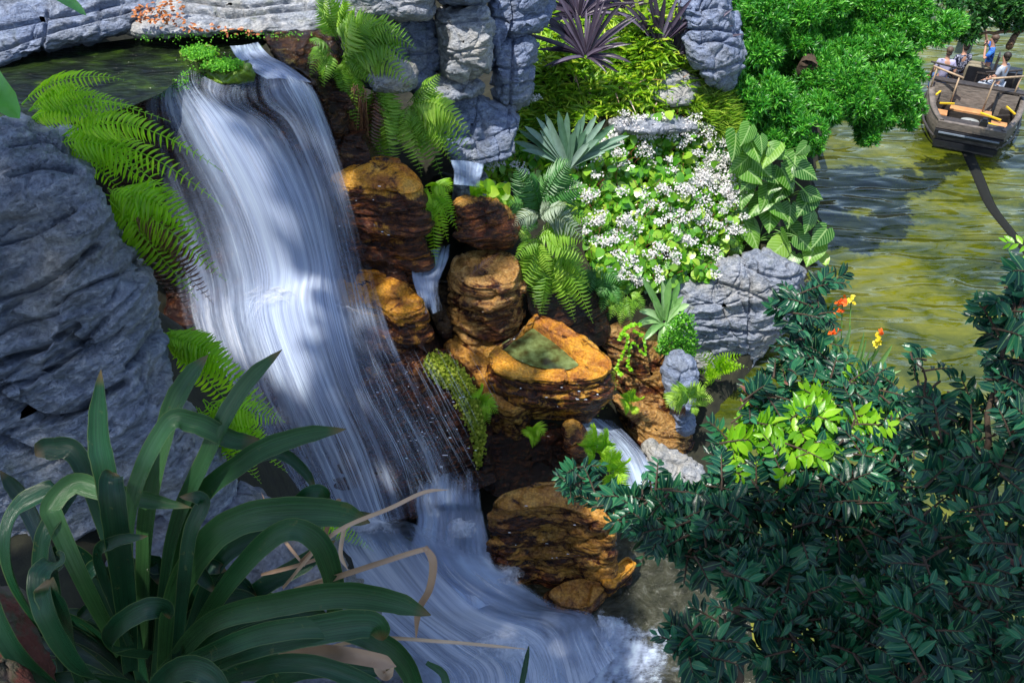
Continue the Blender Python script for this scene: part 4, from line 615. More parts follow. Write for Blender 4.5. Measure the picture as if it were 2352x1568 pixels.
fern('lime fern hanging beside the strap leaves', (480,930,5.3), [(652,968,0,.2),(622,1010,0,.2),(660,1085,0,.2),(600,1110,0,.15),(560,1080,0,.15),(640,1050,0,.2),(530,1060,0,.1),(590,1060,0,.1)], 36, FERNB, near=.15, group='ferns along the left boulder', npin=24, wr=.16)
fern('tiny fern tips behind the dry stems', (720,1180,4.6), [(800,1175,0,.2),(830,1180,0,.2),(858,1265,0,.3),(800,1240,0,.2)], 22, FERNB, near=.1, group='ferns along the left boulder', npin=24, wr=.16)
# centre ferns
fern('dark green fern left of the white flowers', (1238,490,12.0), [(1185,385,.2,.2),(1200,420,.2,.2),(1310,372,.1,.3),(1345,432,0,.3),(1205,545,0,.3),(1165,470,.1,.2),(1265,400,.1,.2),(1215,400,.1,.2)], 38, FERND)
fern('silvery fern over the centre rocks', (1235,500,11.9), [(1262,470,0,.3),(1340,520,0,.4),(1350,560,-.1,.4),(1300,475,0,.3),(1180,520,0,.3)], 30, FERNS)
fern('bright fern hanging over the drum shaped boulder', (1235,545,11.8), [(1362,505,.1,.4),(1345,560,0,.4),(1352,610,0,.4),(1180,600,0,.3),(1178,700,0,.1),(1228,705,0,.1),(1248,735,-.1,.1),(1205,660,0,.1),(1190,540,.1,.2),(1265,640,0,.2)], 34, FERN)
fern('two toned fern falling towards the rain pool boulder', (1265,580,11.8), [(1362,742,-.1,.3),(1342,695,0,.35),(1300,700,0,.2),(1355,660,0,.4),(1240,720,-.1,.1),(1320,740,-.1,.2)], 32, FERN)
fern('feathery fern strands hanging right of the orange topped boulder', (985,440,11.9), [(1050,500,0,.4),(1052,530,0,.4),(1000,612,0,.1),(972,570,0,.1),(965,500,0,.2),(1030,555,0,.2),(1040,440,0,.3),(1000,420,0,.2),(985,540,0,.1)], 24, FERNB)
fern('small fern at the right end of the mossy rock', (1098,925,9.9), [(1145,950,0,.3),(1125,975,0,.3),(1108,985,0,.2),(1108,888,0,.2),(1140,925,0,.3)], 20, FERNB)
fern('tiny bright fern in the dark hollow under the rain pool boulder', (1226,995,9.6), [(1212,1005,0,.2),(1250,1000,0,.3),(1235,1018,0,.2),(1222,980,0,.2)], 18, FERNB)
fern('small fern on the tan stepped rock', (1450,925,10.8), [(1440,950,0,.2),(1465,950,0,.2),(1470,915,0,.2),(1440,900,0,.2),(1430,935,0,.2)], 18, FERNB)
fern('fern with one brown frond at the grey stone post', (1575,920,10.7), [(1540,900,0,.2),(1530,935,0,.3),(1640,920,0,.3),(1600,955,0,.3),(1545,960,0,.2),(1560,890,0,.2),(1620,900,0,.3),(1590,885,0,.2)], 24, dead=(4,))
fern('pale fern growing up beside the side stream', (1370,1040,9.2), [(1385,985,0,.2),(1355,975,0,.2),(1400,1010,0,.3),(1340,1005,0,.2),(1410,1040,0,.3),(1345,1040,0,.2)], 22, FERNB)
fern('yellow green fern column beside the banded boulder', (1405,1080,8.9), [(1440,1060,0,.2),(1435,1110,0,.3),(1405,1160,0,.1),(1445,1150,0,.2),(1385,1120,0,.1),(1420,1215,0,.1),(1375,1060,0,.2),(1400,1030,0,.2),(1432,1190,0,.1)], 24, FERNB)
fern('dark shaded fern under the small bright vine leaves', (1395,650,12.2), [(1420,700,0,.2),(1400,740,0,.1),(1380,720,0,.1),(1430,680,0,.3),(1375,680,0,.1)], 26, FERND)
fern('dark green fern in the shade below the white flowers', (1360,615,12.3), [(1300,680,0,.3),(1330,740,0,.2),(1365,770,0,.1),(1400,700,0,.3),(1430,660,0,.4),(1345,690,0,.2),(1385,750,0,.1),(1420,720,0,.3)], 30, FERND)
fern('green fern between the brown wall and the pale bromeliad', (1440,680,12.1), [(1400,735,0,.3),(1450,740,0,.2),(1480,720,0,.3),(1470,690,0,.4),(1425,750,0,.2),(1390,700,0,.3)], 24, FERN)
mb = MB(); frond(mb, PY(1075,640,11.2), PY(1110,610,11.15), PY(1145,582,11.25), .12, 22, nh=TC, a=.3); tag(mb.build('dead_frond', DEAD), 'single dead brown frond lying on top of the drum shaped boulder', 'dead plant')
# ------------------------------------------------------------------ ground cover on the green slope
GC = [(1215,150),(1235,100),(1240,20),(1240,-60),(1700,-60),(1640,120),(1620,180),(1700,215),(1790,290),(1800,350),(1700,340),(1620,290),(1560,262),(1440,262),(1300,290),(1180,330),(1160,420),(1110,390),(1150,330),(1215,240)]
mb = MB(); pts = sample_poly(GC, 1700); P = gpts(pts, .05); th = RNG.random(len(P))*2*math.pi
for rep in range(6):
    an = th+rep*math.pi/3+RNG.normal(0, .4, len(P)); d = np.stack([np.cos(an), np.sin(an)-.25, RNG.uniform(.25, 1.3, len(P))], 1); L = RNG.uniform(.15, .4, len(P)); batch(mb, *PIN, P+RNG.normal(0, .04, P.shape), d, np.array([0, -.3, 1.])+RNG.normal(0, .3, P.shape), L, L*.17)
tag(mb.build('ground_cover', SWORD), 'dense yellow green sword fern ground cover on the sunny slope', 'ground cover', kind='stuff')
mb = MB(); pts = sample_poly([(1300,150),(1380,140),(1600,200),(1600,250),(1500,240),(1350,220)], 130); P = gpts(pts, .12); batch(mb, *BLADE, P, RNG.normal(0, 1, P.shape)+np.array([-.2, -.6, -1.2]), TC+RNG.normal(0, .3, P.shape), RNG.uniform(.15, .5, len(P)), .03)
tag(mb.build('withered_leaves', leaf_mat('bleached_leaf', (.18,.09,.05), (.45,.3,.22), (.75,.65,.58), trans=.1)), 'bleached dead leaves and brown litter under the purple plants', 'dead leaves', kind='stuff')
mb = MB(); pts = sample_poly([(1590,250),(1700,215),(1785,290),(1790,350),(1690,345),(1600,300)], 260); P = gpts(pts, .05)
for rep in range(26):
    an = RNG.random(len(P))*2*math.pi; d = np.stack([np.cos(an), np.sin(an)-.2, RNG.uniform(.2, 2.2, len(P))], 1); L = RNG.uniform(.25, .55, len(P)); batch(mb, *BLADE, P+np.array([0, 0, .12]), d, np.array([0, -.3, 1.]), L, .014+L*.02)
tag(mb.build('grassy_plants', leaf_mat('spiky_green', (.12,.28,.03), (.28,.45,.06), (.5,.6,.15))), 'spiky narrow leaved plants between the slope and the river bank', 'ground cover', kind='stuff')
mb = MB(); pts = np.vstack([sample_poly([(320,10),(430,0),(440,45),(330,50)], 130), sample_poly([(380,40),(620,70),(600,82),(390,60)], 60)]); P = np.array([PY(x, y, 13.3-.25*(y > 30)) for x, y in pts]); batch(mb, *LEAF, P+np.array([0, -.3, .1]), RNG.normal(0, 1, P.shape)*np.array([1, 1, .3]), np.array([0, -.6, .8])+RNG.normal(0, .3, P.shape), .07, .04)
tag(mb.build('fallen_leaves', leaf_mat('orange_dry', (.3,.08,.02), (.5,.18,.05), trans=.1)), 'scattered orange fallen leaves on the pale stone bank', 'leaves', kind='stuff')
# ------------------------------------------------------------------ rosettes
def rosette(name, label, cat, c, spec, mat, group=None, wprof=None, cols=5, cup=.2):
    """spec: (tip x, tip y, width px, Y shift, arch)"""
    C0 = PY(*c); o = thing(name, C0, label, cat, group); dsc = np.linalg.norm(C0-CAM)/FP
    for k, (x, y, w, dy, ar) in enumerate(spec):
        P2 = PY(x, y, c[2]+dy); L = np.linalg.norm(P2-C0); P1 = (C0+P2)/2+np.array([0, 0, ar*L]); n = 14; C = bez(C0+nrm(P2-C0)*.03, P1, P2, n); t = np.linspace(0, 1, n)
        W = w*dsc*np.interp(t, *(wprof or ([0, .2, .6, .85, 1], [.7, .85, 1, .65, .04]))); mb = MB(); ribbon(mb, C, W, TC+RNG.normal(0, .2, 3), cols, cup, a=RNG.random()); mb.build('leaf', mat, o)
    return o
def fan(cx, cy, r, n, w, a0=-200, a1=20, Yv=.25, arch=.15, jit=.45, sq=.8):
    out = []
    for k in range(n):
        a = math.radians(a0+(a1-a0)*(k+.5)/n+RNG.normal(0, 6)); rr = r*(1+RNG.uniform(-jit, jit)); out.append((cx+rr*math.cos(a), cy+rr*math.sin(a)*sq, w*RNG.uniform(.8, 1.15), Yv*math.sin(a)*-1*RNG.uniform(.3, 1), arch*RNG.uniform(.4, 1.3)))
    return out
g = 'purple bromeliads on the slope'
rosette('bromeliad', 'large purple bromeliad at the left of the slope beside the cliff', 'bromeliad', (1345,130,15.3), fan(1335,85,98,44,9,-235,60,.5), PURP, g)
rosette('bromeliad', 'purple bromeliad clump cut by the top edge, above the left one', 'bromeliad', (1330,40,16.2), fan(1330,15,100,36,10,-210,30,.5), PURP, g)
rosette('bromeliad', 'upright purple bromeliad in the middle of the slope', 'bromeliad', (1512,110,16.1), fan(1518,75,85,18,10,-150,-20,.2), PURP, g)
rosette('bromeliad', 'purple bromeliad with long leaves touching the right boulder', 'bromeliad', (1550,125,16.2), fan(1580,85,100,18,9,-140,40,.2), PURP, g)
rosette('bromeliad', 'small purple bromeliad at the top between the two big clumps', 'bromeliad', (1440,20,16.5), fan(1440,0,65,16,10,-190,20,.3), PURP, g)
sp = [(1192,300,15,0,.1),(1180,325,15,0,.1),(1205,290,15,0,.1),(1232,270,15,.1,.05),(1252,262,14,.2,.05),(1282,255,16,.25,.03),(1303,258,15,.25,.03),(1343,262,15,.25,.03),(1370,265,15,.2,.05),(1390,275,15,.1,.08),(1412,285,15,.1,.1),(1445,312,15,0,.15),(1400,300,16,0,.1),(1375,320,16,-.1,.1),(1345,300,17,.1,.05),(1320,300,18,.1,.02),(1270,300,17,.1,.02),(1240,300,17,.05,.05),(1220,320,16,0,.1),(1200,345,14,-.1,.15),(1430,330,14,-.05,.15),(1390,350,14,-.1,.15),(1352,330,15,-.1,.1),(1225,300,14,.1,.1),(1330,275,14,.2,.02)]
rosette('agave', 'silvery green fan shaped rosette rising behind the white flowers', 'agave', (1305,388,14.3), sp, SILV, wprof=([0, .2, .55, .85, 1], [.5, .75, 1, .85, .1]))
sp = [(1475,640,16,.1,.1),(1520,645,18,.2,.05),(1560,650,17,.2,.05),(1583,700,17,0,.25),(1590,735,15,-.1,.3),(1590,765,14,-.2,.25),(1560,775,17,-.3,.15),(1515,808,18,-.4,.2),(1478,782,17,-.35,.25),(1462,748,17,-.2,.3),(1468,715,16,-.1,.25),(1490,665,17,.1,.1),(1540,640,18,.2,.02),(1570,680,16,.1,.1),(1500,690,18,0,.1),(1545,690,20,.1,.0),(1550,800,15,-.35,.2),(1575,790,14,-.3,.2)]
rosette('bromeliad', 'pale green bromeliad perched on the moss cushion', 'bromeliad', (1525,738,12.1), sp, BROM, wprof=([0, .2, .6, .85, 1], [.9, .9, 1, .75, .1]))
rosette('bromeliad', 'clump of green leaves at the top between the purple bromeliads', 'bromeliad', (1475,60,16.4), fan(1475,40,60,14,9,-190,10,.2), SWORD)
# ------------------------------------------------------------------ white flowering mass
BG = [(1130,350),(1180,335),(1230,370),(1300,360),(1340,330),(1440,290),(1530,275),(1600,300),(1680,330),(1700,400),(1690,560),(1660,640),(1600,650),(1520,660),(1450,670),(1380,640),(1350,590),(1340,520),(1280,440),(1200,430),(1140,420),(1090,480),(1085,450),(1110,400)]
o = thing('flowering_shrub', gpx(1480, 480), 'wide mass of green leaves and white blossom spilling over the bank', 'shrub')
pts = sample_poly(BG, 3800); H = np.abs(RNG.normal(0, .17, len(pts))); P = gpts(pts, .05)+H[:, None]*np.array([0, -.6, .8])
mb = MB(); d = RNG.normal(0, 1, P.shape)+np.array([0, -.7, -.35]); L = RNG.uniform(.09, .2, len(P)); batch(mb, *ROUND, P, d, TC+RNG.normal(0, .4, P.shape), L, L*.95); mb.build('foliage', BEG, o)
mb = MB()
for p_ in gpts(sample_poly(BG, 260), .02): q = p_+np.array([RNG.normal(0, .12), -.2, .3+RNG.random()*.2]); tube(mb, bez(p_, (p_+q)/2+RNG.normal(0, .05, 3), q, 6), .006, 4)
mb.build('stems', STEMR, o)
cl = sample_poly(BG, 300); cl = cl[RNG.random(len(cl)) < .22+.78*((fbm(np.column_stack([cl/48, cl[:, :1]*0]), 3, 8) > .5))]; cl = np.vstack([cl, sample_poly([(1600,330),(1700,380),(1690,540),(1590,520)], 30), sample_poly([(1430,290),(1600,290),(1620,340),(1420,340)], 26), [(1215,240),(1230,252),(1165,262),(1500,300),(1140,380),(1150,400)]])
def blossoms(mb, C, k=44):
    for c in C:
        r = RNG.uniform(.09, .2); u = nrm(RNG.normal(0, 1, (k, 3)))*np.array([1, .8, .6])*r*RNG.random((k, 1))**.4
        batch(mb, *ROUND, c+u, RNG.normal(0, 1, (k, 3)), TC+RNG.normal(0, .6, (k, 3)), RNG.uniform(.024, .044, k), .03)
CP_ = gpts(cl, .05)+np.array([0, -.24, .34])+RNG.normal(0, .05, (len(cl), 3)); order = np.argsort(CP_[:, 1])
for k in order[:90]: mb = MB(); blossoms(mb, CP_[k:k+1]); mb.build('blossom', WHITE, o)
mb = MB(); blossoms(mb, CP_[order[90:]]); tag(mb.build('blossom', WHITE, o), kind='stuff')
mb = MB(); pts = sample_poly([(1085,470),(1110,420),(1150,425),(1175,470),(1150,520),(1105,515)], 90); P = np.array([PY(x, y, 12.3) for x, y in pts])+RNG.normal(0, .08, (90, 3)); batch(mb, *ROUND, P, RNG.normal(0, 1, P.shape)+np.array([0, -.6, -.4]), TC+RNG.normal(0, .35, P.shape), .2, .2)
tag(mb.build('leafy_plant', leaf_mat('lime_leaf', (.25,.5,.02), (.5,.7,.04), trans=.45)), 'lime yellow round leaved plant hanging beside the small white trickle', 'plant')
for pts_, lb in (([(1385,610),(1400,640),(1380,680),(1372,640)], 'small round leaved vine hanging below the white flowers'),):
    mb = MB(); q = sample_poly(pts_, 16); P = np.array([PY(x, y, 12.1) for x, y in q]); batch(mb, *ROUND, P, RNG.normal(0, 1, P.shape)+np.array([0, 0, -.6]), TC+RNG.normal(0, .2, P.shape), .13, .14); tag(mb.build('vine', FERNB), lb, 'vine')
mb = MB()
for path in ([(1425,760,11.5),(1440,770,11.5),(1432,800,11.4),(1415,840,11.4),(1425,855,11.3)], [(1455,755,11.6),(1475,770,11.6),(1478,810,11.5),(1450,780,11.5),(1440,830,11.4),(1450,845,11.35)], [(1470,740,11.7),(1440,745,11.6),(1420,775,11.5)]):
    C = catmull([PY(*p) for p in path], 34)+np.array([0, -.12, .05]); tube(mb, C, .006, 4); batch(mb, *ROUND, np.repeat(C, 2, 0), RNG.normal(0, 1, (68, 3)), TC+RNG.normal(0, .3, (68, 3)), .05, .05)
tag(mb.build('vine', leaf_mat('lime_vine', (.2,.5,.01), (.35,.65,.02), trans=.4)), 'thin trailing vine of tiny lime leaves on the brown wall', 'vine')
# ------------------------------------------------------------------ philodendron
HEART_P = [(-.22,.5),(-.1,.86),(.12,1.),(.4,.9),(.7,.52),(.9,.17),(1,.02)]
def heart():
    v = []; q = []; 
    for i, (x, w) in enumerate(HEART_P):
        for u in (-1, -.5, 0, .5, 1):
            xx = x if abs(u) > .1 or i > 1 else (.0 if i == 0 else .03); v.append((xx, u*w*.5, -.16*xx*abs(xx)+.1*abs(u)*w*.4-.06*abs(u)**3))
    for i in range(len(HEART_P)-1):
        for j in range(4): b = i*5+j; q.append((b, b+1, b+6, b+5))
    return v, q, []
HEART = heart()
LV = [(1690,335,62,.5),(1735,345,52,.8),(1765,355,58,.9),(1715,310,48,.5),(1790,350,45,.6),(1825,380,58,.5),(1855,395,50,.4),(1750,385,55,.5),(1728,398,60,.7),(1770,400,50,.4),(1810,410,60,.45),(1700,380,55,.6),(1845,430,58,.4),(1795,440,48,.5),(1760,455,55,.7),(1705,450,55,.75),(1790,480,60,.4),(1740,470,62,.7),(1850,470,55,.4),(1815,495,52,.5),(1770,500,60,.7),(1860,510,48,.35),(1728,535,78,.95),(1700,490,48,.5),(1690,560,48,.6),(1830,540,50,.3),(1885,545,52,.35),(1850,560,45,.4),(1780,580,62,.7),(1865,580,58,.95),(1800,550,40,.4),(1665,640,64,.75),(1680,570,50,.6),(1750,330,40,.3),(1842,345,34,.3),(1820,600,38,.5),(1720,420,46,.3),(1870,450,40,.2),(1778,425,44,.3),(1895,600,26,.8),(1675,520,40,.4)]
roots = [gpx(1730, 420), gpx(1800, 480), gpx(1740, 560)]
labs = ['heart leaved plant at the upper end of the leafy clump by the river', 'heart leaved plant on the river side of the leafy clump', 'heart leaved plant over the grey outcrop with the largest pale leaf']
PH = [thing('heart_leaf_plant', r, l, 'plant', 'heart leaved plants at the river edge') for r, l in zip(roots, labs)]
for x, y, s, br in LV:
    k = int(np.argmin([(x-a)**2+((y-b)*1.3)**2 for a, b in ((1730, 380), (1830, 450), (1740, 560))])); hl = .35 if y > 560 else .55; P = gpts([(x, y)], hl)[0] if x < 1840 and y < 590 else PY(x, y, 14.3); P = PY(x, y, min(P[1], 14.8))
    L = s*.98/FP*np.linalg.norm(P-CAM); d = nrm(np.array([RNG.normal(0, .75), -.75, -.5])); n_ = TC+RNG.normal(0, .42, 3); mb = MB(); batch(mb, *HEART, [P-d*L*.45], [d], [n_], L, L*.95, a=[min(1, max(0, (br-.3)*1.3+RNG.normal(0, .15)))]); lf = mb.build('leaf', PHIL, PH[k])
    mb = MB(); A = P-d*L*.4; B = roots[k]+np.array([0, 0, .05]); tube(mb, bez(A, (A+B)/2+np.array([0, .1, .25]), B, 10), .012, 5); mb.build('leaf_stalk', STEMG, PH[k])
# ------------------------------------------------------------------ moss
def moss(label, regs, mat, cat='moss', s=.035):
    mb = MB()
    for poly, Yf, n in regs:
        q = sample_poly(poly, n); P = np.array([PY(x, y, Yf(x, y)) for x, y in q]); P = P+RNG.normal(0, .03, P.shape); batch(mb, *ROUND, P, RNG.normal(0, 1, P.shape), TC+RNG.normal(0, .6, P.shape), RNG.uniform(.5, 1.4, len(P))*s, s)
    return tag(mb.build('moss', mat), label, cat, kind='stuff')
moss('yellow green moss draped over the right edge of the spray wetted rock', [([(985,812),(1030,815),(1075,865),(1100,920),(1085,940),(1040,900),(1000,870),(975,840)], lambda x, y: 10.12-(y-812)*.0042, 2600), ([(1040,895),(1095,920),(1115,1000),(1105,1065),(1095,1070),(1085,990),(1060,940)], lambda x, y: 9.72-(y-900)*.004, 1500)], MOSS)
moss('bright green moss cushion under the pale bromeliad', [([(1520,775),(1560,720),(1592,725),(1600,800),(1590,825),(1540,820),(1500,810)], lambda x, y: 11.75, 1500)], MOSSG)
moss('moss on the right end of the rain pool boulder', [([(1385,870),(1410,840),(1414,880),(1400,920),(1370,945),(1340,950),(1370,910)], lambda x, y: 10.52-(y-840)*.0018, 700)], MOSS, s=.025)
moss('green moss on the stones at the head of the fall', [([(412,118),(455,104),(500,115),(490,130),(440,134)], lambda x, y: 12.66-(y-104)*.022, 900), ([(468,146),(515,137),(560,146),(540,156),(490,158)], lambda x, y: 12.3-(y-137)*.022, 1100)], MOSSG, s=.025)
moss('green moss smeared along the stream lip', [([(430,165),(480,150),(560,160),(560,185),(480,180),(400,215),(330,235),(360,215)], lambda x, y: 12.05-(x < 430)*.4, 900), ([(300,85),(560,76),(720,78),(720,84),(560,84),(330,92)], lambda x, y: 12.75, 250)], MOSSG, s=.02)
# ------------------------------------------------------------------ oak leaved plant and canna lilies
o = thing('leafy_plant', gpx(1640, 880), 'bright green lobed leaves below the grey outcrop', 'plant')
for k in range(26):
    x, y = sample_poly([(1600,800),(1650,795),(1710,820),(1690,870),(1640,900),(1600,900)], 1)[0]; P0 = PY(1645+RNG.normal(0, 12), 860, 12.3); P2 = PY(x+(x-1645)*.3, y, 12.-.3*RNG.random()); mb = MB(); frond(mb, P0, (P0+P2)/2+np.array([0, 0, .2]), P2, .13, 9, LEAF, .42, .15, TC+RNG.normal(0, .2, 3)); mb.build('lobed_leaf', FERNB, o)
o = thing('canna_lily', PY(1930, 850, 12.9), 'tall canna lilies with orange blooms standing at the water behind the dark shrub', 'flower')
for (bx, by, tx, ty, w) in [(1930,850,1955,745,13),(1940,850,1960,790,12),(1900,860,1890,790,16),(1915,860,1925,770,14),(1950,860,1985,760,10),(1965,860,1990,775,9),(1905,860,1880,800,12),(1940,870,1935,790,14),(1960,870,2000,800,9),(1975,870,2020,800,12),(1985,880,2050,790,14),(2000,890,2070,850,9),(1925,870,1905,750,12)]:
    mb = MB(); P0 = PY(bx, by, 12.9); P2 = PY(tx, ty, 12.9+RNG.normal(0, .1)); ribbon(mb, bez(P0, (P0+P2)/2+RNG.normal(0, .05, 3), P2, 12), w*.0085*np.interp(np.linspace(0, 1, 12), [0, .5, .85, 1], [.6, 1, .6, .04]), TC, 5, .2, a=RNG.random()); mb.build('leaf', BROM, o)
for (x, y, n, mt) in [(1937,692,26,ORF),(1926,712,14,ORF),(1912,765,16,ORF),(1922,760,10,ORF),(1953,690,9,YEF),(2018,775,12,YEF),(2025,765,6,ORF),(2012,790,5,YEF)]:
    mb = MB(); c = PY(x, y, 12.8); batch(mb, *ROUND, c+RNG.normal(0, .035, (n, 3)), RNG.normal(0, 1, (n, 3)), TC+RNG.normal(0, .6, (n, 3)), .08, .06); mb.build('blossom', mt, o)
for (a, b) in (((1930,850), (1935,700)), ((1925,860), (1914,770)), ((1945,860), (1955,692)), ((1985,880), (2020,775))):
    mb = MB(); tube(mb, [PY(*a, 12.9), PY(*b, 12.82)], .012, 5); mb.build('stalk', STEMG, o)
# ------------------------------------------------------------------ bushy tree at the top right
def clumps(mb, spec, rate=1., L=.16, blades=8, w=.2):
    for (x, y, Y, rx, ry, rz) in spec:
        rx *= .88; ry *= .88
        C = PY(x, y, Y); s = np.linalg.norm(C-CAM)/FP; R = np.array([rx*s, rz, ry*s]); n = int(rate*rx*ry*.16)
        u = nrm(RNG.normal(0, 1, (n*2, 3))); u = u[(u[:, 1] < .45)][:n]; nz = fbm(u*2.3+C, 3, 4); r = (.72+.55*nz)*(1-.25*RNG.random(len(u))**2); P = C+u*R*r[:, None]; out = nrm(u/R); kk = fbm(P*1.6, 3, 14) > .38; P = P[kk]; out = out[kk]; u = u[kk]
        for b in range(blades):
            d = out*.9+RNG.normal(0, .62, u.shape)+np.array([0, 0, .2]); l = L*RNG.uniform(.6, 1.2, len(u)); batch(mb, *BLADE, P, d, out+RNG.normal(0, .5, u.shape), l, l*w)
def limb(mb, pts, r0, r1, n=10): C = catmull(pts, 24)+RNG.normal(0, .01, (24, 3)); tube(mb, C, np.linspace(r0, r1, 24), n)
o = thing('bushy_tree', gpx(1850, 230), 'broad bushy bright green tree hanging over the river left of the boat', 'tree')
CL = [(1750,40,18.6,75,55,.9),(1850,20,19.2,80,50,1.),(1930,15,19.6,60,40,.8),(2010,10,20.,60,45,.8),(2060,30,20.,45,35,.6),(1740,120,18.,60,45,.8),(1830,95,18.8,55,42,.8),(1760,190,17.2,65,45,.8),(1720,235,16.8,45,35,.6),(1800,240,16.8,60,42,.8),(1790,300,16.4,55,40,.7),(1850,300,16.6,45,38,.6),(1840,325,16.4,40,30,.5),
 (1900,130,18.6,70,42,.8),(1960,105,18.8,75,45,.9),(2040,125,18.9,65,45,.8),(1870,180,17.8,70,50,.9),(1950,180,17.7,85,60,1.1),(2040,190,17.9,75,52,1.),(2075,215,17.8,38,36,.6),(1890,240,17.,60,38,.7),(1975,240,17.1,75,35,.8),(2045,262,17.4,45,30,.6),(2000,295,17.1,32,32,.4),(2090,150,18.4,45,35,.6),(2135,85,19.2,40,34,.6),(2180,50,19.6,36,26,.5),(2080,60,19.4,45,30,.6),(1700,170,17.4,30,60,.5)]
mb = MB(); clumps(mb, [(c[0]+RNG.normal(0, 16), c[1]+RNG.normal(0, 12), c[2]+RNG.normal(0, .25)-.1, c[3]*k_, c[4]*k_*1.05, c[5]*.6) for c in CL for k_ in RNG.uniform(.32, .66, 5)]+[(x, y, 19.8-.006*y, 60, 42, .5) for x in (1710, 1770, 1830, 1890, 1950, 2010, 2060) for y in (15, 75, 135) if not (x > 2000 and y > 100)], 2.4, .14, 8, .24); mb.build('crown', CON, o)
mb = MB(); b0 = gpx(1850, 230)+np.array([0, .3, -.3])
limb(mb, [b0, PY(1850,170,18.2), PY(1870,120,18.9), PY(1880,40,19.6)], .3, .1); limb(mb, [PY(1860,150,18.4), PY(1930,140,18.6), PY(2040,180,18.3)], .14, .04); limb(mb, [b0+np.array([0, 0, .6]), PY(1800,220,17.6), PY(1790,280,17.)], .14, .04); limb(mb, [PY(1870,120,18.9), PY(2000,80,19.5), PY(2150,80,19.5)], .12, .03); limb(mb, [b0+np.array([0, 0, .5]), PY(1940,230,17.8), PY(2000,280,17.5)], .12, .03); mb.build('trunk', BARK, o)
o = thing('overhanging_tree', PY(2420, 60, 21), 'dark leafy branches of a tree reaching in at the top right corner', 'tree')
mb = MB(); clumps(mb, [(2235,15,20.5,50,30,.6),(2290,10,20.7,55,28,.6),(2350,0,20.8,60,30,.6),(2230,60,20.2,26,30,.3),(2255,45,20.2,30,25,.3),(2330,45,20.8,40,16,.3),(2190,15,20.4,35,25,.4),(2420,20,21,60,60,.8)], 1., .17, 7, .4); mb.build('crown', leaf_mat('dark_tree_leaf', (.008,.04,.012), (.03,.13,.03), (.1,.28,.06), rough=.35, trans=.2), o)
mb = MB(); limb(mb, [PY(2480,60,21), PY(2380,60,20.9), PY(2335,70,20.7), PY(2250,78,20.5)], .12, .03, 8); limb(mb, [PY(2345,65,20.8), PY(2330,85,20.6), PY(2318,108,20.4)], .05, .09, 8); limb(mb, [PY(2480,60,21), PY(2460,110,21), PY(2440,170,21.)], .3, .4, 8); mb.build('trunk', plain('pale_bark', (.16,.09,.05), .8, .4, 9, bumps=.6), o)
# ------------------------------------------------------------------ shrubs close to the camera
def shoots(mbs, pts, D, size, nleaf=10, tl=.22, up=.45, young=None, rough=0, mbw=None, redp=.02):
    """pts photo positions, D depth along the view; every shoot is a twig with paired leaves"""
    for (x, y), dd in zip(pts, D):
        P0 = PD(x, y, dd); a = RNG.random()*2*math.pi; dr = nrm(np.array([math.cos(a), math.sin(a)*.8-.25, RNG.uniform(-.35, .9)*up*2])); l = tl*RNG.uniform(.6, 1.2); P2 = P0+dr*l; P1 = (P0+P2)/2+np.array([0, 0, .12*l]); t = np.linspace(.05, 1, nleaf)
        C = (P0*(1-t[:, None])**2+2*P1*(t*(1-t))[:, None]+P2*(t*t)[:, None]); T_ = nrm(2*(P1-P0)*(1-t)[:, None]+2*(P2-P1)*t[:, None]); nh = nrm(TC+RNG.normal(0, .35, 3)); lsc = RNG.uniform(.65, 1.25); S = nrm(np.cross(T_, nh))*np.where(np.arange(nleaf) % 2, 1, -1)[:, None]
        d = S*.9+T_*(.45+.9*t[:, None]**3)+RNG.normal(0, .16, S.shape)+np.array([0, 0, -.1]); L = size*RNG.uniform(.75, 1.15, nleaf)*lsc*np.interp(t, [0, .3, .8, 1], [.8, 1, .9, .65])
        yy = young is not None and young(x, y, RNG.random()); k = 1 if yy else 0
        batch(mbs[k], *(LEAFC if RNG.random() < .4 else LEAF), C, d, nh+RNG.normal(0, .25, S.shape), L, L*.42)
        if RNG.random() < redp and len(mbs) > 2: batch(mbs[2], *LEAFC, C[:3], d[:3]+np.array([0, 0, -.6]), nh+RNG.normal(0, .5, (3, 3)), L[:3], L[:3]*.4)
        if mbw is not None: tube(mbw, bez(P0-dr*.05, P1, P2, 5), np.linspace(.004, .0015, 5)*(size/.05), 4, cap=False)
def shrub(label, cat, polys, size, base, trunks, young=None, redp=.02, tl=.18):
    o = thing('leafy_shrub', base, label, cat, 'dark glossy shrubs in the foreground'); mbs = [MB(), MB(), MB()]; mbw = MB()
    for poly, n, df in polys:
        q = sample_poly(poly, n); g = fbm(np.column_stack([q/95, q[:, :1]*0+n]), 3, 5); q = q[(g > .43) | (RNG.random(len(q)) < .3)]; D = df(q[:, 0], q[:, 1])+np.abs(RNG.normal(0, .25, len(q))); shoots(mbs, q, D, size, young=young, mbw=mbw, redp=redp, tl=tl)
    mbs[0].build('foliage', SHRUBM, o)
    if mbs[1].n: tag(mbs[1].build('young_foliage', SHRUBB, o), 'bright yellow green young leaves')
    if mbs[2].n: mbs[2].build('withered_leaves', SHRUBR, o)
    for tr in trunks: limb(mbw, tr[0], tr[1], tr[2], 7)
    mbw.build('branches', BARK, o); return o
def PDL(*a): return [PD(*p) for p in a]
def yf(x, y, r):
    c = ((x-1800)/100)**2+((y-1020)/70)**2; c2 = ((x-1890)/70)**2+((y-925)/38)**2; c3 = ((x-1960)/75)**2+((y-1000)/35)**2; c4 = ((x-1680)/85)**2+((y-1010)/60)**2
    return min(c, c2, c3, c4) < 1.15 and r < .8
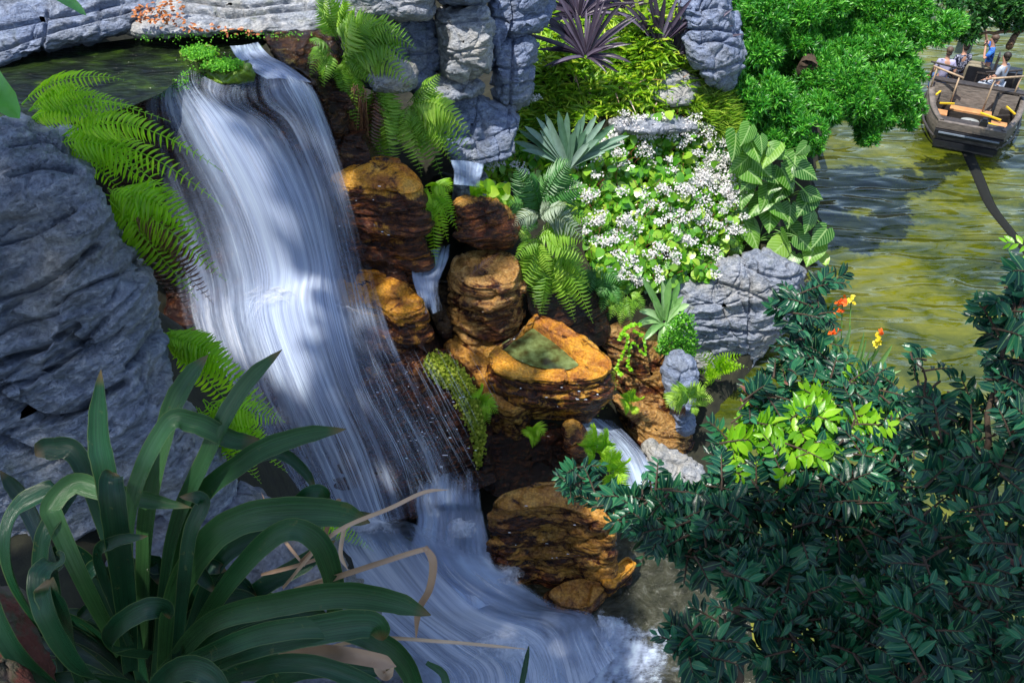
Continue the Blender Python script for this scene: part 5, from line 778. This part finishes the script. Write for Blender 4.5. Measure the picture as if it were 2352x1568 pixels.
shrub('large dark shrub with a patch of yellow green young leaves before the river', 'shrub',
 [([(1800,700),(1860,640),(1895,640),(1895,700),(1880,760),(1890,800),(1840,800),(1820,750)], 34, lambda x, y: 5.4+0*x),
  ([(1790,800),(1880,800),(1920,850),(2000,870),(2070,890),(2090,960),(2100,1100),(2120,1250),(2080,1400),(1900,1400),(1760,1380),(1650,1320),(1560,1270),(1480,1240),(1440,1180),(1500,1120),(1600,1130),(1640,1080),(1650,1000),(1700,930),(1750,870)], 680, lambda x, y: 5.3-(y-800)*.0016),
  ([(1500,1150),(1660,1180),(1700,1320),(1600,1270),(1500,1230)], 60, lambda x, y: 4.8+0*x)], .1, PD(1950, 1900, 5.2), [(PDL((1950,1900,5.6),(1930,1500,5.5),(1880,1200,5.5),(1860,900,5.6),(1870,680,5.55)), .05, .008), (PDL((1930,1500,5.6),(1750,1300,5.2),(1560,1190,5.)), .03, .006), (PDL((1930,1400,5.6),(2050,1150,5.3),(2050,950,5.4)), .03, .006)], young=yf)
shrub('dark branch reaching left in front of the banded boulder', 'shrub', [([(1285,1075),(1330,1065),(1400,1120),(1470,1150),(1520,1180),(1540,1260),(1450,1235),(1400,1180),(1330,1130)], 46, lambda x, y: 5.2+0*x), ([(1400,1130),(1500,1100),(1600,1180),(1600,1290),(1480,1230)], 50, lambda x, y: 5.+0*x)], .095, PD(1700, 1900, 5.4), [(PDL((1700,1900,5.6),(1690,1400,5.4),(1600,1250,5.2),(1430,1150,5.25),(1310,1080,5.25)), .03, .004)], tl=.18)
shrub('almost black shrub at the right edge with a tall leaning shoot', 'shrub',
 [([(2290,700),(2360,590),(2420,600),(2420,900),(2300,900),(2270,780)], 44, lambda x, y: 3.6+0*x), ([(2090,810),(2120,800),(2200,880),(2300,860),(2420,860),(2420,1650),(2100,1650),(2080,1400),(2120,1200),(2140,1020),(2110,940)], 300, lambda x, y: 3.7-(y-900)*.0007)], .085, PD(2300, 2000, 3.6), [(PDL((2300,2000,4.),(2300,1500,3.9),(2260,1100,3.8),(2330,700,3.7)), .035, .006), (PDL((2300,1500,3.9),(2180,1100,3.8),(2110,830,3.75)), .02, .004)], redp=.07, tl=.12)
shrub('dark green shrub filling the bottom right corner', 'shrub', [([(1640,1310),(1800,1330),(2000,1350),(2200,1300),(2400,1330),(2400,1660),(1950,1660),(1800,1600),(1700,1500),(1640,1480)], 340, lambda x, y: 4.-(y-1300)*.0012), ([(1560,1420),(1640,1410),(1690,1460),(1660,1540),(1570,1490)], 26, lambda x, y: 3.7+0*x)], .09, PD(2000, 2100, 3.8), [(PDL((2000,2100,4.2),(2000,1700,4.2),(1900,1500,4.1),(1700,1440,3.95)), .03, .005), (PDL((2000,1700,4.2),(2150,1500,4.1),(2250,1400,4.)), .03, .005)], redp=.03, tl=.13)
mb = [MB(), MB(), MB()]; mbw = MB(); q = sample_poly([(2335,590),(2400,570),(2400,680),(2350,690)], 6); shoots(mb, q, np.full(6, 4.), .07, mbw=mbw); tag(mb[0].build('green_shoot', SHRUBB), 'bright green leafy shoot at the right edge above the dark shrub', 'shoot')
# ------------------------------------------------------------------ foreground strap leaved plant
o = thing('strap_leaf_plant', PD(330, 1560, 2.3), 'huge dark green strap leaved plant filling the lower left foreground', 'plant')
SL = [  # points (x, y, d), width px, tone
 ([(330,1560,2.3),(285,1300,2.1),(250,1100,2.0),(232,1000,1.98),(232,848,1.95)], 68, .6), ([(360,1560,2.3),(400,1250,2.1),(480,1050,2.0),(560,900,1.95),(648,803,1.9)], 66, .75),
 ([(330,1500,2.3),(340,1200,2.15),(390,970,2.1),(430,880,2.1),(478,815,2.1)], 62, .9), ([(320,1520,2.3),(300,1200,2.),(380,985,1.95),(450,970,1.97),(540,1010,2.),(600,1010,2.02)], 58, .8),
 ([(360,1560,2.35),(430,1200,2.1),(560,1060,2.),(680,1005,1.95),(795,985,1.9)], 56, .75), ([(380,1560,2.3),(470,1150,2.15),(560,1070,2.1),(640,1040,2.05),(700,1080,2.05),(730,1135,2.05)], 34, .5),
 ([(300,1540,2.2),(285,1350,2.),(265,1200,1.92),(255,1110,1.9),(262,1085,1.95)], 68, .35), ([(280,1500,2.25),(200,1350,2.05),(130,1200,2.),(120,1160,2.),(170,1110,2.02),(230,1125,2.02),(350,1150,2.),(440,1165,1.98)], 56, .95),
 ([(200,1560,2.2),(60,1380,2.05),(20,1260,2.0),(45,1170,2.02),(130,1120,2.05),(160,1110,2.1)], 62, .4), ([(210,1560,2.2),(110,1400,2.05),(100,1250,2.),(140,1170,2.02),(190,1110,2.06)], 48, .35),
 ([(380,1560,2.2),(400,1380,1.95),(470,1250,1.85),(560,1190,1.82),(680,1175,1.82),(780,1180,1.86),(850,1200,1.9)], 84, .85), ([(400,1560,2.2),(480,1400,1.9),(580,1270,1.78),(660,1215,1.75),(725,1240,1.78),(758,1310,1.82),(768,1390,1.86),(745,1420,1.9)], 62, .75),
 ([(620,1240,1.9),(690,1150,1.85),(730,1130,1.85),(755,1150,1.88)], 44, .6), ([(400,1580,2.1),(420,1400,1.9),(440,1230,1.82),(470,1150,1.8),(412,1140,1.78)], 46, .3),
 ([(290,1570,2.1),(200,1540,1.85),(120,1430,1.75),(95,1330,1.75),(130,1290,1.8),(150,1285,1.85)], 66, .55), ([(200,1600,2.1),(160,1450,1.8),(118,1360,1.74),(108,1330,1.74)], 82, .5),
 ([(350,1500,2.1),(260,1480,1.95),(270,1440,1.8),(330,1400,1.75),(380,1395,1.78),(388,1420,1.82)], 58, .35), ([(300,1480,2.1),(230,1290,2.),(260,1245,1.9),(340,1230,1.88)], 34, .25),
 ([(380,1540,2.1),(480,1430,1.85),(640,1385,1.75),(780,1365,1.72),(900,1380,1.72),(990,1412,1.75)], 70, .85), ([(400,1560,2.1),(500,1450,1.9),(600,1400,1.82),(700,1405,1.82),(760,1420,1.85)], 60, .45),
 ([(360,1560,2.),(480,1500,1.75),(620,1450,1.66),(780,1440,1.64),(900,1490,1.68),(950,1560,1.72),(960,1640,1.76)], 62, .7), ([(380,1580,2.),(520,1500,1.75),(700,1450,1.65),(850,1430,1.62),(880,1470,1.65)], 80, .65),
 ([(420,1600,2.),(560,1540,1.75),(700,1520,1.65),(850,1570,1.62),(930,1640,1.62)], 52, .5), ([(330,1620,1.95),(380,1560,1.75),(440,1530,1.68),(500,1560,1.65),(530,1640,1.65)], 70, .4),
 ([(560,1600,1.95),(680,1540,1.75),(800,1530,1.7),(900,1540,1.7)], 56, .6), ([(200,1640,2.1),(40,1500,1.95),(-40,1330,1.9),(-60,1200,1.9)], 60, .3), ([(150,1560,2.3),(120,1300,2.3),(60,1150,2.4),(0,1080,2.4)], 56, .2), ([(330,1480,2.4),(200,1080,2.3),(120,1030,2.3),(80,1045,2.3)], 60, .3),
 ([(420,1500,2.4),(500,1300,2.3),(600,1230,2.3),(740,1190,2.3),(860,1180,2.3)], 50, .4), ([(420,1540,2.5),(560,1380,2.4),(700,1290,2.4),(770,1240,2.4)], 50, .3), ([(300,1560,2.4),(180,1450,2.3),(60,1440,2.3),(0,1500,2.3)], 60, .2), ([(330,1560,2.5),(430,1330,2.4),(480,1300,2.3),(520,1310,2.3)], 44, .3), ([(980,1520,1.9),(1020,1550,1.9),(1030,1620,1.9)], 22, .7), ([(1185,1620,1.9),(1200,1560,1.9),(1215,1480,1.9)], 16, .4)]
for k in range(34):  # extra dark leaves added behind; the plant's deep shade put into their tone
    an = math.radians(-185+190*(k+.5)/34+RNG.normal(0, 5)); r_ = RNG.uniform(220, 430)*(1. if abs(an+1.57) > .5 else .8); d0 = RNG.uniform(2.35, 2.9); c_, s_ = math.cos(an), math.sin(an)
    SL.append(([(330, 1580, d0), (330+c_*r_*.35, 1560+s_*r_*.55, d0-.1), (330+c_*r_*.75, 1550+s_*r_*.8, d0-.15), (330+c_*r_*1.05, 1560+s_*r_*.68, d0-.15)], RNG.uniform(40, 62), RNG.uniform(0, .25)))
for pts, w, tone in SL:
    C = catmull([PD(*p) for p in pts], 40); t = np.linspace(0, 1, 40); d = np.interp(t, np.linspace(0, 1, len(pts)), [p[2] for p in pts]); W_ = .86*w*d/FP*np.interp(t, [0, .3, .65, .85, .95, 1], [.55, .9, 1, .78, .35, .03]); W_ *= 1+.02*np.sin(t*60)
    mb = MB(); ribbon(mb, C, W_, TC+np.array([RNG.normal(0, .25), 0, 0]), 7, .22, a=tone); mb.build('leaf', STRAP, o)
for pts, w in [([(650,1350,1.9),(760,1230,1.8),(900,1165,1.75),(975,1130,1.75),(1032,1124,1.75)], 13), ([(650,1370,1.95),(740,1335,1.85),(860,1295,1.8),(965,1262,1.76),(985,1262,1.76)], 18), ([(975,1255,1.76),(993,1290,1.76),(985,1350,1.78),(960,1400,1.8),(955,1470,1.82)], 24),
               ([(700,1500,1.9),(850,1465,1.75),(1000,1470,1.72),(1120,1480,1.72),(1213,1490,1.73)], 12), ([(640,1500,1.85),(760,1500,1.68),(860,1515,1.62),(910,1530,1.62)], 44), ([(690,1290,2.2),(740,1240,2.15),(770,1160,2.1),(785,1145,2.1)], 18), ([(775,1145,2.1),(790,1200,2.1),(782,1270,2.1),(800,1310,2.1)], 16), ([(600,1400,2.2),(720,1350,2.1),(780,1330,2.1)], 50), ([(600,1320,2.3),(680,1300,2.2),(770,1270,2.15)], 16), ([(700,1300,2.2),(640,1220,2.3),(600,1130,2.3)], 12), ([(860,1515,1.62),(885,1550,1.64),(905,1530,1.62)], 26)]:
    C = catmull([PD(*p) for p in pts], 26); t = np.linspace(0, 1, 26); mb = MB(); ribbon(mb, C, w*1.45/FP*np.interp(t, [0, .2, .8, 1], [.6, 1, .8, .05]), TC+RNG.normal(0, .2, 3), 5, .35, a=RNG.random()); tag(mb.build('dry_leaf', DRY, o), 'dry folded pinkish brown leaf')
for pts, w, lb in [([(60,-30,3.2),(130,-10,3.1),(170,12,3.05),(198,36,3.)], 26, 'single green leaf tip hanging in at the top left'), ([(-60,120,3.2),(-10,200,3.1),(20,240,3.1),(45,272,3.1)], 62, 'broad green leaf at the left edge above the boulder')]:
    C = catmull([PD(*p) for p in pts], 20); mb = MB(); ribbon(mb, C, w*3.1/FP*np.interp(np.linspace(0, 1, 20), [0, .6, .9, 1], [1, 1, .5, .05]), TC, 5, .2, a=.8); tag(mb.build('hanging_leaf', leaf_mat('broad_leaf', (.05,.22,.04), (.1,.36,.05), trans=.3)), lb, 'leaf')
# ------------------------------------------------------------------ unseen tree added above the frame, leaves placed to shade foreground and fall
o = thing('added_shade_tree', (-3, -5, 5), 'unseen tree added above the viewpoint to shade the foreground and the fall', 'tree'); mb = MB(); n = 0
def blk(x, y):
    return np.where(((x < -1.2) & (y < 6.2)) | (y < 1.3) | ((x > .2) & (y < 3.)), np.where(y < 3., .95, .74), np.where((x < -.6) & (y < 8.4), .75, np.where((x < -1.1) & (x > -4.4) & (y < 12.2), .3, 0)))
c = np.stack([RNG.uniform(-15, 5, 9000), RNG.uniform(-10, 8, 9000)], 1); zc = 27+RNG.random(9000)*1.6; g = np.stack([c[:, 0]-SUND[0]/SUND[2]*(zc-7.5), c[:, 1]-SUND[1]/SUND[2]*(zc-7.5)], 1)
keep = RNG.random(9000) < blk(g[:, 0], g[:, 1]); P = np.column_stack([c, zc])[keep]
for r in range(5): batch(mb, *LEAF, P+RNG.normal(0, .14, P.shape), RNG.normal(0, 1, P.shape)*np.array([1, 1, .4]), np.array([0, 0, 1.])+RNG.normal(0, .4, P.shape), .42, .2)
mb.build('crown', CON, o); mb = MB(); limb(mb, [np.array([-3, -5, 3.]), np.array([-3, -4.6, 9]), np.array([-3.5, -4, 23]), np.array([-4, -2, 27])], .7, .25)
for e in ([-12, 0, 27], [-8, 3, 27], [-2, 0, 27], [2, -4, 27], [-10, -6, 27]): limb(mb, [np.array([-3.5, -4, 23.]), (np.array([-3.5, -4, 23.])+np.array(e))/2+np.array([0, 0, 1]), np.array(e, float)], .22, .05)
mb.build('trunk', BARK, o)
# ------------------------------------------------------------------ boat
BO = np.array([12.98, 22.15, 0]); BF = nrm(np.array([.424, .905, 0])); BR = np.array([BF[1], -BF[0], 0]); BU = np.array([0, 0, 1.])
def BL(a, f, z): return BO+BR*a*.95+BF*f+BU*z
BM = np.stack([BR, BF, BU], 1)
WOODG = plain('weathered_wood', (.15,.125,.105), .55, .5, 5, bumps=.5, stretch=(1,1,6)); WOODD = plain('dark_wood', (.045,.038,.034), .5, .5, 6, bumps=.5, stretch=(1,1,5)); WOODT = plain('tan_bench', (.5,.24,.1), .5, .25, 5); WOODP = plain('pale_post', (.42,.3,.19), .6, .3, 8, stretch=(1,1,.3)); YEL = plain('yellow_edge', (.75,.5,.02), .5, .15, 5); BLK = plain('black_rubber', (.015,.016,.02), .35, .3, 5)
boat = thing('tour_boat', BO, 'weathered grey wooden tour boat seen from its square stern on the green river', 'boat')
ST = [(0,.86,.78),(.35,1.02,.78),(.9,1.2,.8),(1.7,1.32,.84),(2.3,1.36,.86),(3.,1.3,.78),(3.7,1.1,.66),(4.4,.75,.6),(4.9,.2,.58)]
F_ = np.linspace(0, 4.9, 40); HB = np.interp(F_, [s[0] for s in ST], [s[1] for s in ST]); HZ = np.interp(F_, [s[0] for s in ST], [s[2] for s in ST])
sec = [(-1,-.0,1.),(-1.02,-.02,.82),(-1.05,-.12,.55),(-.97,-.3,.2),(-.82,-1,0)]
def hullside(prof, name, mat, parent, cap=False):
    mb = MB(); R = []
    for f, hb, hz in zip(F_, HB, HZ): R.append([BL(a*hb, f+(.0 if q[2] > .3 else .15)*(f < .1), z*hz if z >= 0 else z) for q in prof for a, z in [(q[0], q[1])]])
    R = np.array(R); k, n = R.shape[:2]; i = np.arange(k-1)[:, None]; j = np.arange(n-1)[None]; mb.add(R.reshape(-1, 3), np.stack([i*n+j, i*n+j+1, (i+1)*n+j+1, (i+1)*n+j], -1).reshape(-1, 4)); return mb.build(name, mat, parent)
full = [(-.86,1.,1),(-.86,.3,1),(-.84,.29,1)]
outer = [(-1,1.,1),(-1.04,.85,1),(-1.03,.5,1),(-.93,.12,1),(-.78,-.25,0),(0,-.35,0),(.78,-.25,0),(.93,.12,1),(1.03,.5,1),(1.04,.85,1),(1,1.,1)]
hullside(outer, 'hull', WOODG, boat)
inner = [(-.93,1.,1),(-.9,.6,1),(-.87,.3,1),(0,.28,1),(.87,.3,1),(.9,.6,1),(.93,1.,1)]; hullside(inner, 'floor', WOODD, boat)
hullside([(-1.05,.99,1),(-1.05,1.05,1),(-.92,1.06,1),(-.92,.98,1)], 'gunwale', WOODG, boat); hullside([(.92,.98,1),(.92,1.06,1),(1.05,1.05,1),(1.05,.99,1)], 'gunwale', WOODG, boat)
hullside([(-1.06,.42,1),(-1.1,.4,1),(-1.1,.34,1),(-1.05,.32,1)], 'rub_rail', WOODD, boat); hullside([(1.05,.32,1),(1.1,.34,1),(1.1,.4,1),(1.06,.42,1)], 'rub_rail', WOODD, boat)
def bb(name, mat, *bs, parent=None, lab=None):
    mb = MB()
    for (a, f, z, sa, sf, sz, *r) in bs:
        R = BM.copy()
        if r: c, s_ = math.cos(r[0]), math.sin(r[0]); R = R@np.array([[c, -s_, 0], [s_, c, 0], [0, 0, 1]])
        if len(r) > 1: c, s_ = math.cos(r[1]), math.sin(r[1]); R = R@np.array([[1, 0, 0], [0, c, -s_], [0, s_, c]])
        box(mb, BL(a, f, z), (sa, sf, sz), R)
    return tag(mb.build(name, mat, parent or boat, smooth=False), lab)
tr = bb('transom', WOODG, (0, -.02, .7, 1.78, .12, .2), (0, .03, .3, 1.6, .08, .6)); bb('bumper', BLK, (0, -.1, .5, 1.8, .16, .16), (0, -.12, .2, 1.7, .1, .14)); bb('trim_strip', plain('blue_grey_trim', (.2,.24,.3), .4, .2, 5), (-.42, -.2, .53, .8, .03, .04), (.42, -.2, .53, .8, .03, .04))
bb('stern_deck', WOODD, (0, .25, .72, 1.7, .4, .04)); bb('lantern', BLK, (.28, .12, .84, .2, .16, .22), (.28, .12, .98, .12, .1, .08))
# slanted bulkhead with bench, side benches
bb('bulkhead', WOODG, (-.05, 2.0, .72, 1.15, .05, .72, 0, -.25), (-.95, 1.95, .72, .6, .05, .66, 0, -.2), (.85, 1.95, .7, .6, .05, .66, 0, -.2)); bb('bulkhead_top', WOODD, (0, 2.2, 1.08, 2.55, .28, .05)); bb('divider', BLK, (.56, 1.88, .7, .06, .12, .75, 0, -.25), (-.66, 1.88, .7, .06, .12, .75, 0, -.25))
bb('bench', WOODT, (-.05, 1.62, .52, 1.15, .3, .06)); bb('bench', WOODT, (.78, .85, .56, .42, .5, .05)); bb('bench', WOODT, (-.86, 1.05, .56, .3, .35, .05)); bb('bench_front', WOODD, (-.05, 1.47, .38, 1.15, .04, .24))
bb('step', WOODD, (.82, 1.3, .52, .45, .04, .36, .5)); bb('step', WOODD, (.95, 1.6, .55, .4, .04, .4, -.3)); bb('step', WOODD, (-.86, 1.4, .55, .4, .04, .34, -.4)); bb('yellow_edge', YEL, (.5, 1.12, .68, .62, .05, .04, -.45)); bb('yellow_edge', YEL, (.55, .78, .6, .4, .05, .04, -.35)); bb('yellow_edge', YEL, (1.02, 1.55, .78, .04, .5, .04, .5)); bb('yellow_edge', YEL, (-.78, 1.35, .74, .42, .05, .04, .35)); bb('yellow_edge', YEL, (-1.1, 1.75, .84, .05, .32, .04, -.3))
mb = MB(); c = BL(-.02, .95, .48); th = np.linspace(0, 2*math.pi, 20, endpoint=False); rg = [np.array([c+BR*math.cos(t)*r+BF*math.sin(t)*r*.7+BU*z for t in th]) for r, z in ((.02, .05), (.24, .05), (.26, .03), (.25, -.02), (.08, -.04), (.08, -.2))]; V, Q = ringmesh(np.array(rg)); mb.add(V, Q); mb.build('stool', plain('stool_metal', (.35,.37,.36), .35, .2, 5), boat)
for a, f in ((-.45, 3.6), (.5, 3.9)): bb('bench', WOODD, (a-.3, f, .6, .9, .35, .06))
bb('console', BLK, (.35, 3.35, 1.02, 1.5, .5, .5, .0, .0)); bb('control_box', plain('grey_green_box', (.05,.08,.07), .5, .3, 5), (-.65, 4.9, 1.2, .45, .35, .4))
def frame(posts, rail, mat):
    mb = MB(); tops = []
    for (bx, by, z0, ty) in posts:
        P0 = PZ(bx, by, z0); z = z0
        for _ in range(200):
            z += .01; v = np.array([P0[0], P0[1], z])-CAM; py = 784-FP*(v@UP)/(v@FW)
            if py <= ty: break
        P1 = np.array([P0[0], P0[1], z]); tube(mb, [P0, (P0+P1)/2, P1], .024, 6); tops.append(P1)
    d = nrm(tops[1]-tops[0]); tube(mb, [tops[0]-d*.12, (tops[0]+tops[1])/2, tops[1]+d*.12], .03, 6); mb.build('handrail', mat, boat)
frame([(2136,206,.82,156),(2180,244,.5,176)], 0, WOODP); frame([(2254,262,.5,181),(2324,230,.85,177)], 0, WOODP); frame([(2134,186,.85,144),(2189,188,.9,157)], 0, WOODD); frame([(2263,196,.95,166),(2319,208,.85,163)], 0, WOODD)
# ------------------------------------------------------------------ people
SKIN = plain('skin', (.5,.27,.18), .5, .1, 6); HAIRD = plain('dark_hair', (.02,.014,.01), .6, .4, 20); HAIRG = plain('brown_hair', (.09,.055,.035), .6, .4, 20)
def floral(name, a, b, sc=16):
    m, nt, out = newmat(name); tc = N_(nt, 'TexCoord').outputs['Object']; p = N_(nt, 'BsdfPrincipled', Roughness=.8); lk(nt, ramp(nt, [(.5, a), (.56, b)], noise(nt, tc, sc, 2)).outputs[0], p.inputs['Base Color']); lk(nt, p.outputs[0], out.inputs[0]); return m
def skin_obj(name, J, E, mat, parent, root=0, sub=2):
    me = bpy.data.meshes.new(name); pl = np.array(WLOC[parent.name]); me.from_pydata([tuple(np.array(j[0])-pl) for j in J], E, []); me.materials.append(mat); o = bpy.data.objects.new(name, me); COL.objects.link(o); o.parent = parent; WLOC[o.name] = WLOC[parent.name]
    sm = o.modifiers.new('skin', 'SKIN'); sm.use_smooth_shade = True
    for k, j in enumerate(J): r = j[1]; me.skin_vertices[0].data[k].radius = (r, r) if not isinstance(r, tuple) else r; me.skin_vertices[0].data[k].use_root = (k == root)
    s = o.modifiers.new('sub', 'SUBSURF'); s.levels = sub; s.render_levels = sub; return o
def ellip(mb, c, r, R=np.eye(3), n=14):
    ph = np.linspace(-math.pi/2, math.pi/2, n); th = np.linspace(0, 2*math.pi, 16, endpoint=False); V = np.array([[(math.cos(p)*math.cos(t)*r[0], math.cos(p)*math.sin(t)*r[1], math.sin(p)*r[2]) for t in th] for p in ph]); V, Q = ringmesh(V); mb.add(V@np.asarray(R).T+c, Q)
def person(label, hip, face, shirt, trous, hair, arms, look=None, knee=(.44, -.02), head_tilt=0., sc=1.14):
    f = nrm(np.array([face[0], face[1], 0.])); r = np.array([f[1], -f[0], 0]); o = thing('person', hip, label, 'person', 'people in the tour boat'); H = np.array(hip, float)
    def L(a, b, c): return H+(r*a+f*b+np.array([0, 0, c]))*sc
    sh = [L(-.185, .03, .5), L(.185, .03, .5)]; el = []; ha = []
    for k in (0, 1): e, h = arms[k]; el.append(L(*e)); ha.append(L(*h))
    hd = L(0, .07+head_tilt, .74)
    J = [(L(0, 0, .06), (.15, .11)), (L(0, .01, .22), (.13, .1)), (L(0, .02, .42), (.15, .1)), (L(0, .04, .56), .07), (L(0, .05, .63), .06), (hd, (.075, .085)), (hd+(f*.01+np.array([0, 0, .09]))*sc, (.07, .075)),
         (sh[0], .055), (el[0], .042), (ha[0], .03), (sh[1], .055), (el[1], .042), (ha[1], .03), (L(-.1, .03, 0), .09), (L(-.11, knee[0], knee[1]), .065), (L(-.11, knee[0]-.02, -.42), .045), (L(-.11, knee[0]+.14, -.46), .04), (L(.1, .03, 0), .09), (L(.11, knee[0], knee[1]), .065), (L(.11, knee[0]-.02, -.42), .045), (L(.11, knee[0]+.14, -.46), .04), (hd+(f*.095+np.array([0, 0, .01]))*sc, .015)]
    E = [(0,1),(1,2),(2,3),(3,4),(4,5),(5,6),(2,7),(7,8),(8,9),(2,10),(10,11),(11,12),(0,13),(13,14),(14,15),(15,16),(0,17),(17,18),(18,19),(19,20),(5,21)]
    skin_obj('body', J, E, SKIN, o)
    q = .016
    S = [(L(0, 0, .04), (.155, .12)), (L(0, .01, .22), (.145, .115)), (L(0, .01, .43), (.18, .13)), (L(0, .035, .55), .085), (sh[0]+BU*.005, .085), ((sh[0]*.25+el[0]*.75), .062), (sh[1]+BU*.005, .085), ((sh[1]*.25+el[1]*.75), .062)]
    skin_obj('shirt', S, [(0,1),(1,2),(2,3),(2,4),(4,5),(2,6),(6,7)], shirt, o)
    T = [(L(0, 0, .05), (.16, .125)), (J[13][0], .1), (J[14][0], .08), (J[15][0], .062), (J[17][0], .1), (J[18][0], .08), (J[19][0], .062)]
    skin_obj('trousers', T, [(0,1),(1,2),(2,3),(0,4),(4,5),(5,6)], trous, o)
    mb = MB(); R = np.stack([r, f, BU], 1); ellip(mb, hd+(-f*.02+np.array([0, 0, .075]))*sc, (.088*sc, .1*sc, .088*sc), R); ellip(mb, hd+(-f*.05+np.array([0, 0, .0]))*sc, (.075*sc, .055*sc, .08*sc), R); mb.build('hair', hair, o)
    mb = MB()
    for s_ in (-1, 1): ellip(mb, hd+(f*.078+r*.032*s_+np.array([0, 0, .035]))*sc, (.012, .008, .008), R, 8)
    mb.build('eyes', HAIRD, o); mb = MB(); ellip(mb, hd+(f*.08-np.array([0, 0, .035]))*sc, (.025, .008, .007), R, 8); mb.build('mouth', plain('lips', (.35,.1,.08), .5, .1, 5), o)
    for k in (0, 1):
        mb = MB(); d = nrm(ha[k]-el[k]); s_ = nrm(np.cross(d, BU)+1e-3); ellip(mb, ha[k]+d*.05*sc, (.042*sc, .045*sc, .02*sc), np.stack([s_, d, nrm(np.cross(s_, d))], 1), 8)
        for q_, (o_, l_) in enumerate([(-.03, .055), (-.01, .068), (.01, .065), (.03, .05)]): b0 = ha[k]+(d*.085+s_*o_)*sc; tube(mb, [b0, b0+d*l_*.5, b0+d*l_-BU*.02], .009*sc, 5)
        b0 = ha[k]+(d*.04+s_*.04)*sc; tube(mb, [b0, b0+(d*.02+s_*.03)*sc, b0+(d*.05+s_*.035)*sc], .011*sc, 5); mb.build('hand', SKIN, o)
    return o, ha
KHAKI = plain('khaki_cloth', (.22,.19,.13), .9, .2, 9); JEAN = plain('blue_cloth', (.05,.1,.22), .9, .25, 9); DARKC = plain('dark_cloth', (.02,.022,.035), .9, .2, 9); LAV = plain('lavender_cloth', (.38,.36,.52), .85, .15, 9, bumps=.3); PALEC = plain('pale_blue_cloth', (.38,.42,.5), .85, .15, 9, bumps=.3)
rest = (((-.24, .06, .26), (-.16, .3, .12)), ((.24, .06, .26), (.16, .3, .12)))
LFT = -BR
person('person in a lavender shirt seated with back turned at the left of the boat', PZ(2160, 184, .8), BF*.9-BR*.2, LAV, JEAN, HAIRG, (((-.25, .0, .25), (-.3, .15, .05)), ((.28, -.02, .25), (.32, .1, .0))))
person('person in a dark floral shirt seated beside the dark console', PZ(2200, 172, .85), BF*.8-BR*.5, floral('dark_floral', (.015,.02,.05), (.35,.36,.45), 22), DARKC, HAIRD, rest)
person('person in a pale grey blue shirt sitting low at the right of the boat', PZ(2292, 198, 1.0), LFT*.8+BF*.4, PALEC, PALEC, HAIRD, rest)
g, gha = person('person in a blue patterned shirt seated high, speaking into a microphone and pointing up', PZ(2266, 156, 1.22), LFT, floral('blue_floral', (.015,.07,.35), (.04,.2,.6), 14), KHAKI, HAIRG, (((-.25, .16, .3), (-.1, .22, .6)), ((.25, .22, .62), (.16, .34, .92))), knee=(.46, .03))
gp = PZ(2266, 156, 1.22); mb = MB(); mc = gha[0]; tube(mb, [mc+LFT*.04, mc+LFT*.05-BF*.02+BU*.02, mc+LFT*.0+BU*.12], .014, 8); ellip(mb, mc+BU*.14, (.03, .03, .03)); tag(mb.build('microphone', BLK), 'black handheld microphone in the hand of the blue shirted speaker', 'microphone')
ch = thing('chair', gp, 'dark wooden chair with slatted back raised at the bow under the speaker', 'chair')
def cb(name, *b):
    mb = MB()
    for (a, f, z, sa, sf, sz) in b: box(mb, gp+BR*a+BF*f+BU*z, (sa, sf, sz), BM)
    mb.build(name, WOODD, ch, smooth=False)
cb('seat', (0, 0, -.1, .46, .46, .05)); cb('backrest', (.22, 0, .42, .04, .46, .08), (.22, -.2, .15, .04, .04, .55), (.22, .2, .15, .04, .04, .55), (.22, -.07, .18, .02, .05, .42), (.22, .07, .18, .02, .05, .42))
for a in (-.2, .2):
    for f in (-.2, .2): cb('leg', (a, f, -.34, .04, .04, .46))
bb('bow_platform', WOODD, (-.0, 4.3, .56, .9, .8, .1))
# ------------------------------------------------------------------ light
W = bpy.data.worlds.new('World'); SC.world = W; W.use_nodes = True; nt = W.node_tree; nt.nodes.clear()
sk = nt.nodes.new('ShaderNodeTexSky'); sk.sky_type = 'NISHITA'; sk.sun_disc = False; el = math.asin(SUND[2]); az = math.atan2(SUND[0], SUND[1]); sk.sun_elevation = el; sk.sun_rotation = az
bg = nt.nodes.new('ShaderNodeBackground'); bg.inputs[1].default_value = .13; wo = nt.nodes.new('ShaderNodeOutputWorld'); nt.links.new(sk.outputs[0], bg.inputs[0]); nt.links.new(bg.outputs[0], wo.inputs[0])
sd = bpy.data.lights.new('sun', 'SUN'); sd.energy = 3.6; sd.angle = math.radians(.5); sd.color = (1, .96, .88); so = bpy.data.objects.new('sun', sd); COL.objects.link(so)
so.rotation_euler = Vector(tuple(SUND)).to_track_quat('Z', 'Y').to_euler()
SC.view_settings.view_transform = 'Standard'; SC.view_settings.look = 'None'; SC.view_settings.gamma = 1; SC.view_settings.exposure = .92
SC.render.engine = 'CYCLES'; SC.cycles.max_bounces = 8; SC.cycles.transparent_max_bounces = 24
